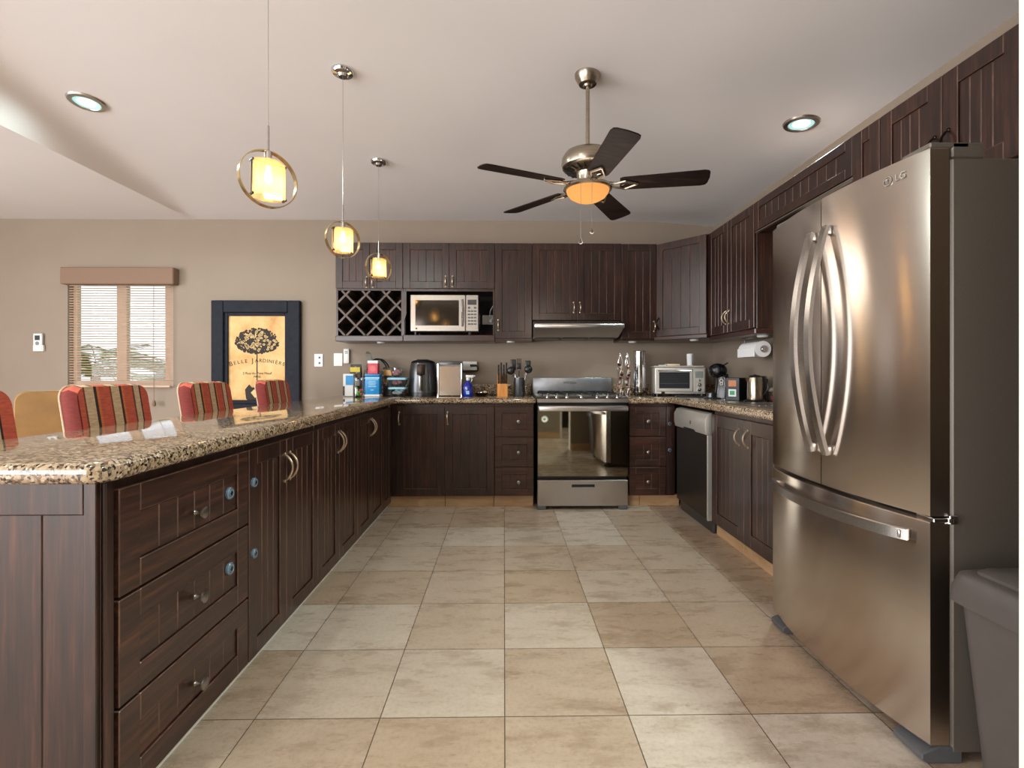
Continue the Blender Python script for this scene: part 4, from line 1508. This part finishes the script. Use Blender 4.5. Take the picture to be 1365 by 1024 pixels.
# stainless bin/bread box
t = on('steel_canister', 'square stainless canister with a dark lid right of the air fryer', 'canister', -.48, 4.56)
m = MB(); m.box(-.098, .098, -.10, .12, .006, .272, .004); m.build('body', 'stainless', t)
m = MB()
for x in (-.104, .104): m.tube([(x, -.102, 0), (x, -.102, .29)], .008, 8)
m.tube([(-.112, -.102, .276), (.104, -.102, .276)], .006, 8)
m.build('corner_post', 'chrome', t)
m = MB(); m.box(-.10, .10, -.095, .12, .2725, .312, .010, 2); m.build('lid', 'steel_lid', t)

# spray bottle
t = on('spray_bottle', 'cobalt blue spray bottle right of the stainless canister', 'spray bottle', -.32, 4.47)
m = MB(); m.lathe([(0, 0), (.040, 0), (.043, .006), (.043, .085), (.038, .105), (.02, .125), (.014, .135), (.014, .142), (0, .142)], 24); m.build('bottle', 'cobalt_glass', t, angle=50)
m = MB(); m.lathe([(.016, .1425), (.017, .162), (.013, .166), (0, .166)], 14); m.box(-.02, .05, -.012, .012, .166, .19, .005, 2); m.box(.05, .064, -.006, .006, .176, .187, .002)
m.tube([(.03, 0, .167), (.036, 0, .15), (.03, 0, .132)], .004, 6); m.build('spray_head', 'white_plastic', t)
m = MB(); m.box(-.014, .014, -.0445, -.0405, .02, .05, .001); m.build('tag', 'pale_blue', t)

# trinket dish
t = on('trinket_dish', 'small dark dish of trinkets between the spray bottle and knife block', 'dish', -.20, 4.52)
m = MB(); m.lathe([(0, 0), (.035, 0), (.055, .018), (.060, .030), (.056, .030), (.05, .020), (.03, .006), (0, .006)], 24); m.build('bowl', 'dark_bronze', t)
for q, (dx, dy, dz, mt) in enumerate(((-.025, 0, .03, 'pewter'), (.0, -.015, .033, 'chrome'), (.028, .0, .035, 'cream_piping'), (.01, .02, .03, 'pewter'))):
    m = MB(); m.sphere((dx, dy, dz), .016, 10, 8, 1.2, 1, .8); m.build('trinket', mt, t)

# knife block
t = on('knife_block', 'orange wood knife block with black-handled knives', 'knife block', -.014, 4.52)
m = MB(); m.prism([(-.055, 0), (.06, 0), (.06, .20), (.0, .185), (-.0, .112), (-.055, .112)], -.047, .047, .003, 1, plane='yz'); m.build('block', 'block_wood', t)
for r in range(3):
    for c_ in range(4):
        x = -.035 + c_ * .0235; y = -.040 + r * .018 if r < 2 else .03
        z = .1125 if r < 2 else .193
        m = MB(); L_ = .09 + .02 * (c_ % 2)
        m.box(x - .007, x + .007, y - .006, y + .006, z, z + L_, .003); kn = m.build('knife', 'black_plastic', t)
        m = MB()
        for q in (.3, .7): m.lathe([(0, 0), (.0025, 0), (.0025, .001), (0, .001)], 8, (x, y - .006, z + L_ * q), '-y')
        m.build('rivet', 'chrome', kn)

# crock of utensils
t = on('utensil_crock', 'steel and black crock left of the range backguard', 'crock', .137, 4.54)
m = MB(); m.lathe([(0, 0), (.050, 0), (.052, .005), (.052, .165), (.048, .165), (.047, .01), (0, .01)], 28); m.build('pot', 'steel_lid', t)
ut = [('spatula', 'black slotted spatula standing tallest in the utensil crock', -.02, .01, .30, 'flat'), ('ladle', 'black ladle leaning left in the utensil crock', -.028, -.01, .24, 'bowl'),
      ('serving_spoon', 'black serving spoon at the right of the utensil crock', .03, -.012, .255, 'bowl'), ('turner', 'black turner leaning right behind the spoons in the crock', .03, .02, .29, 'flat'),
      ('pasta_fork', 'black pasta fork at the centre of the utensil crock', .0, .025, .31, 'fork')]
for nm, lb, dx, dy, L_, kd in ut:
    u_ = thing(nm, lb, 'utensil', (.137 + dx * .4, 4.54 + dy * .4, CZ + .011), 0, 'utensils in the crock')
    top = Vector((dx * 2.3, dy * 2, L_))
    m = MB(); m.tube([(0, 0, 0), top * .75], .0045, 8); m.build('handle', 'chrome', u_)
    m = MB()
    if kd == 'flat':
        m.box(top.x - .026, top.x + .026, top.y - .003, top.y + .003, L_ * .74, L_ + .02, .008, 2)
    elif kd == 'bowl':
        m.sphere((top.x, top.y, L_ * .9), .036, 16, 10, 1, .55, 1.0)
    else:
        m.box(top.x - .02, top.x + .02, top.y - .005, top.y + .005, L_ * .74, L_ * .92, .006, 2)
        for q in range(4): m.box(top.x - .02 + q * .0115, top.x - .0145 + q * .0115, top.y - .006, top.y + .004, L_ * .91, L_ + .02, .002)
    m.build('head', 'black_plastic', u_)

# left-hand cluster on the corner
t = on('drink_carton', 'blue and white carton at the far left of the corner clutter', 'carton', -1.395, 4.55, .1)
m = MB(); m.box(-.045, .045, -.04, .04, 0, .20, .003); m.m = 1; m.box(-.022, .046, -.0412, -.039, .10, .185, .001); m.m = 2; m.box(-.0462, -.030, -.0412, -.039, .005, .09, .001)
m.build('box', ['white_plastic', 'blue_plastic', 'dark_pattern'], t)
t = on('candy_jar', 'clear jar of coloured sweets before the blue and white carton', 'jar', -1.265, 4.40)
m = MB(); m.lathe([(0, .002), (.05, .002), (.052, .01), (.052, .125), (.042, .14), (.042, .146), (.039, .146), (.039, .138), (.048, .122), (.048, .008), (0, .008)], 28); m.build('jar_glass', 'clear_glass', t)
m = MB(); m.lathe([(.044, .1465), (.044, .165), (.03, .17), (0, .17)], 24); m.build('lid', 'clear_plastic', t)
r_ = random.Random(4)
for q in range(22):
    a = r_.uniform(0, 2 * PI); rr_ = .032 * math.sqrt(r_.random())
    m = MB(); m.sphere((rr_ * math.cos(a), rr_ * math.sin(a), .022 + .018 * (q // 7)), .0125, 10, 7, 1.1, 1, .9)
    m.build('sweet', ('sweet_green', 'sweet_red', 'sweet_pink', 'white_plastic')[(q + q // 7) % 4 if q > 8 else 0 if q % 3 else 1], t)
t = on('wipes_tub', 'tall bright blue tub in the corner clutter', 'tub', -1.145, 4.43)
m = MB(); m.box(-.064, .064, -.05, .05, .018, .178, .012, 2); m.build('tub', 'blue_plastic', t)
m = MB(); m.box(-.066, .066, -.052, .052, .0, .022, .006); m.build('base_rim', 'paper_white', t)
m = MB(); m.box(-.066, .066, -.052, .052, .1785, .198, .006, 2); m.build('lid', 'blue_plastic', t)
m = MB()
for z, w in ((.150, .055), (.135, .03), (.12, .036), (.105, .03), (.09, .034), (.06, .014)): m.box(-w, w, -.0515, -.0495, z - .003, z + .003, .0005)
m.m = 1; m.box(-.063, .063, -.0513, -.0497, .158, .172, .0005)
m.build('label_print', ['pale_blue', 'pale_blue'], t)
t = on('snack_box', 'red and white box standing on top of the blue tub', 'box', -1.145, 4.43, 0, None, CZ + .1985)
m = MB(); m.box(-.044, .044, -.03, .03, 0, .092, .003); m.build('box', 'red_plastic', t)
m = MB(); m.box(-.0455, .0455, -.0315, .0315, .092, .118, .003); m.build('lid', 'paper_white', t)
m = MB(); m.lathe([(0, 0), (.027, 0), (.027, .001), (0, .001)], 20, (0, -.0302, .045), '-y'); m.build('round_print', 'sweet_red', t)
t = on('tote_bag', 'dark patterned bag with looped handles behind the blue tub', 'bag', -1.16, 4.74)
m = MB(); loft(m, [[(x, y, z) for x, y in rrect(hx, hy, .03)] for hx, hy, z in ((.15, .07, 0), (.155, .075, .05), (.15, .07, .17), (.142, .058, .235))]); m.build('bag_body', 'dark_pattern', t, angle=50)
m = MB()
for y in (-.05, .05): m.tube([(-.12, y, .23)] + arc((-.11, y, .24), (.075, y, .24), (0, 0, .10), 10, .7) + [(.085, y, .23)], .0075, 6)
m.build('handle', 'black_plastic', t)
t = on('plastic_bag', 'crumpled clear plastic bag sticking up from the dark bag', 'plastic bag', -1.225, 4.74, 0, None, CZ + .2355)
m = MB()
r_ = random.Random(8)
loft(m, [[(hx * (1 + r_.uniform(-.3, .3)) * math.cos(2 * PI * k / 12) - .02 * i * .6, hx * (1 + r_.uniform(-.3, .3)) * math.sin(2 * PI * k / 12), z) for k in range(12)] for i, (hx, z) in enumerate(((.035, 0), (.05, .03), (.03, .08), (.022, .12), (.028, .15), (.01, .175)))])
m.build('bag', 'clear_plastic', t, angle=20)
t = on('snack_packet', 'dark packet with a yellow top label at the left of the dark bag', 'packet', -1.372, 4.68)
m = MB(); loft(m, [[(x, y, z) for x, y in ((-.05, -d_), (.05, -d_), (.05, d_), (-.05, d_))] for d_, z in ((.012, 0), (.026, .06), (.024, .2), (.004, .275), (.003, .29))])
m.build('packet', 'dark_pattern', t)
m = MB(); m.box(-.046, .046, -.0275, -.004, .215, .262, .003); m.build('label_print', 'yellow_paper', t, label='yellow label')
m = MB(); m.box(-.04, .04, -.029, -.02, .09, .15, .003); m.build('label_print', 'paper_white', t)
t = on('coffee_box', 'tall dark box with gold print between the blue tub and food containers', 'box', -1.055, 4.61)
m = MB(); m.box(-.042, .042, -.036, .036, 0, .26, .003); m.build('box', 'dark_pattern', t)
m = MB(); m.box(-.036, .036, -.0412, -.0395, .185, .235, .0005); m.lathe([(0, 0), (.018, 0), (.018, .001), (0, .001)], 16, (.0, -.0402, .14), '-y'); m.build('label_print', 'gold_foil', t)
for nm, lb, z, hx0, hx1, hz, lidm, fill in (('food_container', 'bottom clear food container with an aqua lid left of the air fryer', .0, .060, .076, .07, 'pale_blue', 'paper_white'),
                                            ('food_container', 'middle clear food container, stacked on the bottom one left of the air fryer', .0845, .066, .084, .07, 'pale_blue', 'sweet_pink'),
                                            ('food_cup', 'clear cup of pink snacks on the stacked food containers', .169, .038, .056, .085, None, 'sweet_pink')):
    t = on(nm, lb, 'food container', -.945 if nm != 'food_cup' else -.957, 4.50, 0, None, CZ + z)
    m = MB(); loft(m, [[(x, y, zz) for x, y in rrect(h_, h_ * .75, .02)] for h_, zz in ((hx0, 0), (hx1, hz), (hx1 - .003, hz), (hx0 - .003, .004))]); m.build('tub', 'clear_plastic', t, angle=50)
    m = MB()
    r_ = random.Random(len(lb))
    for q in range(9): m.sphere((r_.uniform(-hx0 * .6, hx0 * .6), r_.uniform(-hx0 * .4, hx0 * .4), .024 + r_.uniform(0, hz * .45)), .018, 8, 6, 1.2, 1, .8)
    m.build('filling', fill, t)
    if lidm:
        m = MB(); loft(m, [[(x, y, zz) for x, y in rrect(h_, h_ * .76, .02)] for h_, zz in ((hx1 + .003, hz - .006), (hx1 + .004, hz + .008), (hx1 - .006, hz + .013))]); m.build('lid', lidm, t, angle=50)
# pod towers
for x, lb, mt in ((1.058, 'chrome coffee pod tower nearer the range', 'pod_colours'), (1.124, 'chrome coffee pod tower beside the steel towel cylinder', 'pod_colours')):
    t = on('pod_tower', lb, 'coffee pod holder', x, 4.56, 0, 'coffee pod towers')
    m = MB(); m.lathe([(0, 0), (.029, 0), (.030, .006), (.01, .012), (0, .012)], 20)
    for a in range(3): m.tube([(.022 * math.cos(a * 2.1), .022 * math.sin(a * 2.1), .008)] + [(.022 * math.cos(a * 2.1 + .6 * q), .022 * math.sin(a * 2.1 + .6 * q), .05 * q + .01) for q in range(1, 7)] + [(0, 0, .385)], .0028, 6)
    m.sphere((0, 0, .385), .008, 10, 8)
    m.build('wire_stand', 'chrome', t)
    for q in range(9):
        m = MB(); a = q * 1.1
        m.lathe([(0, 0), (.010, 0), (.0165, .022), (.018, .024), (0, .026)], 12, (.014 * math.cos(a), -.012, .022 + q * .031)); m.build('pod', mt, t)
# steel towel cylinder
t = on('towel_dispenser', 'tall polished steel cylinder on a scrolled stand left of the toaster oven', 'towel holder', 1.245, 4.60)
m = MB(); m.lathe([(0, .03), (.056, .03), (.058, .035), (.058, .405), (.054, .41), (.05, .405), (0, .40)], 32); m.build('cylinder', 'chrome', t)
m = MB()
for k in range(6):
    a = 2 * PI * k / 6
    ca, sa = math.cos(a), math.sin(a)
    m.tube([(.03 * ca, .03 * sa, .028), (.06 * ca, .06 * sa, .03), (.072 * ca, .072 * sa, .045), (.075 * ca, .075 * sa, .065), (.068 * ca, .068 * sa, .07), (.064 * ca, .064 * sa, .058)], .0045, 6)
    m.tube([(.06 * ca, .06 * sa, .03), (.072 * ca, .072 * sa, .0045)], .0045, 6)
m.lathe([(0, .022), (.06, .022), (.06, .0295), (0, .0295)], 24)
m.build('scroll_stand', 'dark_bronze', t)

# toaster oven
t = on('toaster_oven', 'silver toaster oven in the corner under the diagonal cabinet', 'toaster oven', 1.575, 4.55, -.17)
m = MB(); m.box(-.215, .215, -.15, .14, .022, .258, .008, 2); m.build('body', 'panel_steel', t)
m = MB(); m.box(-.222, .20, -.165, .14, .2585, .272, .003); m.build('top_plate', 'panel_steel', t)
m = MB(); m.box(-.205, .105, -.160, -.151, .045, .24, .004); dm = m.build('door', 'panel_steel', t)
m = MB(); m.box(-.180, .080, -.1625, -.158, .072, .215, .002); m.build('door_window', 'dark_glass', dm)
m = MB()
m.tube([(-.17, -.1635, .115), (.07, -.1635, .115)], .0022, 6)
for k in range(5): m.tube([(-.17, -.1635, .13 + k * .016), (.07, -.1635, .13 + k * .016)], .0007, 5)
m.build('rack', 'steel_lid', dm)
m = MB(); m.tube([(-.19, -.175, .228), (.09, -.175, .228)], .006, 8)
for x in (-.185, .085): m.tube([(x, -.161, .228), (x, -.175, .228)], .005, 6)
m.build('handle', 'chrome', dm)
m = MB(); m.box(.115, .205, -.156, -.151, .04, .245, .003); cp = m.build('control_panel', 'panel_steel', t)
m = MB(); m.box(.127, .193, -.158, -.1555, .165, .222, .002); m.build('display', 'screen_grey', cp)
for z, r in ((.142, .009), (.105, .017), (.062, .017)):
    m = MB(); m.lathe([(r, 0), (r, .008), (r * .85, .012), (0, .013)], 18, (.16, -.1565, z), '-y'); m.m = 1; m.box(.159, .161, -.171, -.169, z, z + r * .8); m.build('knob', ['chrome', 'black_plastic'], cp)
for x in (-.19, .19):
    for y in (-.12, .11):
        m = MB(); m.lathe([(.016, 0), (.014, .022), (0, .022)], 12, (x, y, 0)); m.build('foot', 'black_plastic', t)
m = MB(); m.box(-.16, -.13, -.158, -.15, .024, .042, .003); m.build('crumb_handle', 'black_plastic', t)
t = on('tall_cup', 'white paper cup standing on the toaster oven', 'cup', 1.675, 4.50, 0, None, CZ + .2725)
m = MB(); m.lathe([(0, 0), (.026, 0), (.030, .10), (.028, .108), (0, .11)], 20); m.build('cup', 'paper_white', t)
m = MB(); m.box(.004, .008, -.033, -.027, .01, .1); m.build('seam', 'latch_grey', t)
t = on('folded_manual', 'thin pale booklet lying on the toaster oven', 'booklet', 1.54, 4.56, -.1, None, CZ + .2725)
m = MB(); m.box(-.065, .05, -.05, .05, 0, .018, .002); m.build('booklet', 'cream_piping', t)
t = on('butter_knife', 'flat pale spreader lying on the toaster oven beside the booklet', 'utensil', 1.43, 4.52, -.1, None, CZ + .2725)
m = MB(); m.box(-.035, .035, -.012, .012, 0, .008, .003); m.build('spreader', 'white_plastic', t)

# baking tray under the toaster oven front
t = on('serving_tray', 'thin steel tray lying in front of the toaster oven', 'tray', 1.60, 4.305, -.17)
m = MB(); m.box(-.12, .14, -.05, .05, 0, .010, .004); m.build('tray', 'steel_lid', t)

# capsule machine
t = on('capsule_machine', 'black capsule coffee machine with a round head', 'coffee machine', 1.735, 4.02, -.5)
m = MB(); m.lathe([(0, 0), (.07, 0), (.072, .006), (.06, .012), (0, .012)], 24, (-.05, -.03, 0)); m.lathe([(.036, .0125), (.036, .045), (.032, .05), (0, .05)], 20, (-.06, -.04, 0)); m.build('drip_tray', 'steel_lid', t)
m = MB(); loft(m, [[(x + .025 - .012 * z_, y + .01, z_) for x, y in rrect(h_, h_ * 1.05, .03)] for h_, z_ in ((.058, .0), (.06, .02), (.052, .10), (.046, .17), (.04, .20))]); m.build('column', 'cookie_black', t, angle=50)
m = MB(); m.sphere((-.012, -.02, .226), .064, 26, 16, 1.12, 1, .92); m.build('head', 'cookie_black', t)
m = MB(); m.lathe([(.026, 0), (.028, .006), (.02, .010), (0, .010)], 26, (-.012, -.080, .226), '-y'); m.box(-.025, .0, -.094, -.088, .222, .23, .002); m.build('front_disc', 'black_plastic', t)
m = MB(); m.tube([(.03, 0, .27), (.055, 0, .285), (.062, 0, .29)], .006, 8); m.build('lever', 'black_plastic', t)
m = MB()
for dz, r in ((.145, .013), (.122, .010)): m.tube([(.018 + r * math.cos(a * PI / 6), -.048, dz + r * math.sin(a * PI / 6)) for a in range(12)], .003, 6, True)
m.build('emblem', 'white_plastic', t)
# stickered black box
t = on('pod_box', 'black box with an orange and a green sticker beside the capsule machine', 'box', 1.775, 3.80, -.9)
m = MB(); m.box(-.055, .055, -.075, .075, 0, .172, .004); m.build('box', 'black_plastic', t)
m = MB(); m.box(-.03, .03, -.0765, -.0745, .105, .152, .001); m.build('sticker', 'tag_orange', t, label='orange sticker')
m = MB(); m.box(-.03, .03, -.0765, -.0745, .03, .085, .001); m.m = 1; m.box(-.019, .019, -.0772, -.0762, .042, .073, .001); m.build('sticker', ['paper_white', 'tag_green'], t, label='white sticker with a green square')
m = MB(); m.box(-.059, -.055, -.079, -.070, 0, .172); m.build('edge_strip', 'chrome', t)
# grinder
t = on('coffee_grinder', 'black coffee grinder with a silver emblem left of the kettle', 'coffee grinder', 1.90, 3.72, -.7)
m = MB(); loft(m, [[(x, y, z) for x, y in rrect(h_, h_, .02)] for h_, z in ((.055, 0), (.057, .02), (.05, .17), (.045, .185))]); m.build('body', 'cookie_black', t, angle=50)
m = MB(); m.prism([(-.02, .15), (0, .165), (.02, .15), (.026, .12), (.012, .09), (-.012, .09), (-.026, .12)], -.0575, -.051, plane='xz'); m.build('emblem', 'pewter', t)
m = MB(); m.tube([(-.02, -.056, .03), (-.02, -.056, .085)], .003, 6); m.build('slider', 'chrome', t)
# kettle
t = on('kettle', 'brushed steel kettle on a black base near the fridge', 'kettle', 1.76, 3.50, 0)
m = MB(); m.lathe([(0, 0), (.074, 0), (.076, .008), (.06, .02), (0, .02)], 28); m.build('power_base', 'black_plastic', t)
m = MB(); m.lathe([(0, .0205), (.05, .0205), (.051, .03), (.049, .165), (.046, .175), (0, .178)], 28); m.build('body', 'brushed_nickel', t)
m = MB(); m.lathe([(0, .178), (.04, .1785), (.034, .19), (.008, .195), (0, .20)], 20); m.build('lid', 'black_plastic', t)
m = MB(); m.tube([(.045, -.01, .165), (.08, -.015, .16), (.085, -.015, .10), (.06, -.012, .06), (.05, -.01, .055)], .007, 8); m.build('handle', 'black_plastic', t)
m = MB(); m.prism([(-.045, .172), (-.045, .14), (-.066, .172)], -.014, .014, plane='xz'); m.build('spout', 'brushed_nickel', t)
# wire rack with red tongs
t = on('wire_rack', 'black wire dish rack between the kettle and the fridge', 'dish rack', 1.90, 3.545, 0)
m = MB()
for z in (.005, .07):
    m.tube([(-.06, -.10, z), (.08, -.10, z), (.08, .10, z), (-.06, .10, z)], .0035, 6, True)
for k in range(5):
    y = -.10 + k * .05
    m.tube([(-.06, y, .07), (-.06, y, .005), (.08, y, .005), (.08, y, .07)], .0025, 6)
for a, b in (((-.06, -.1, .07), (.0, -.1, .005)), ((-.06, -.1, .005), (.0, -.1, .07))): m.tube([a, b], .0025, 6)
m.build('frame', 'black_matt', t)
t = on('kitchen_tongs', 'red kitchen tongs leaning in the wire rack', 'tongs', 1.92, 3.53, 0, None, CZ + .0085)
m = MB()
for sg in (-1, 1): m.tube([(-.02, sg * .006, 0), (0, sg * .02, .07), (.03, sg * .012, .13), (.045, 0, .165)], .006, 8)
m.build('tongs', 'red_plastic', t)
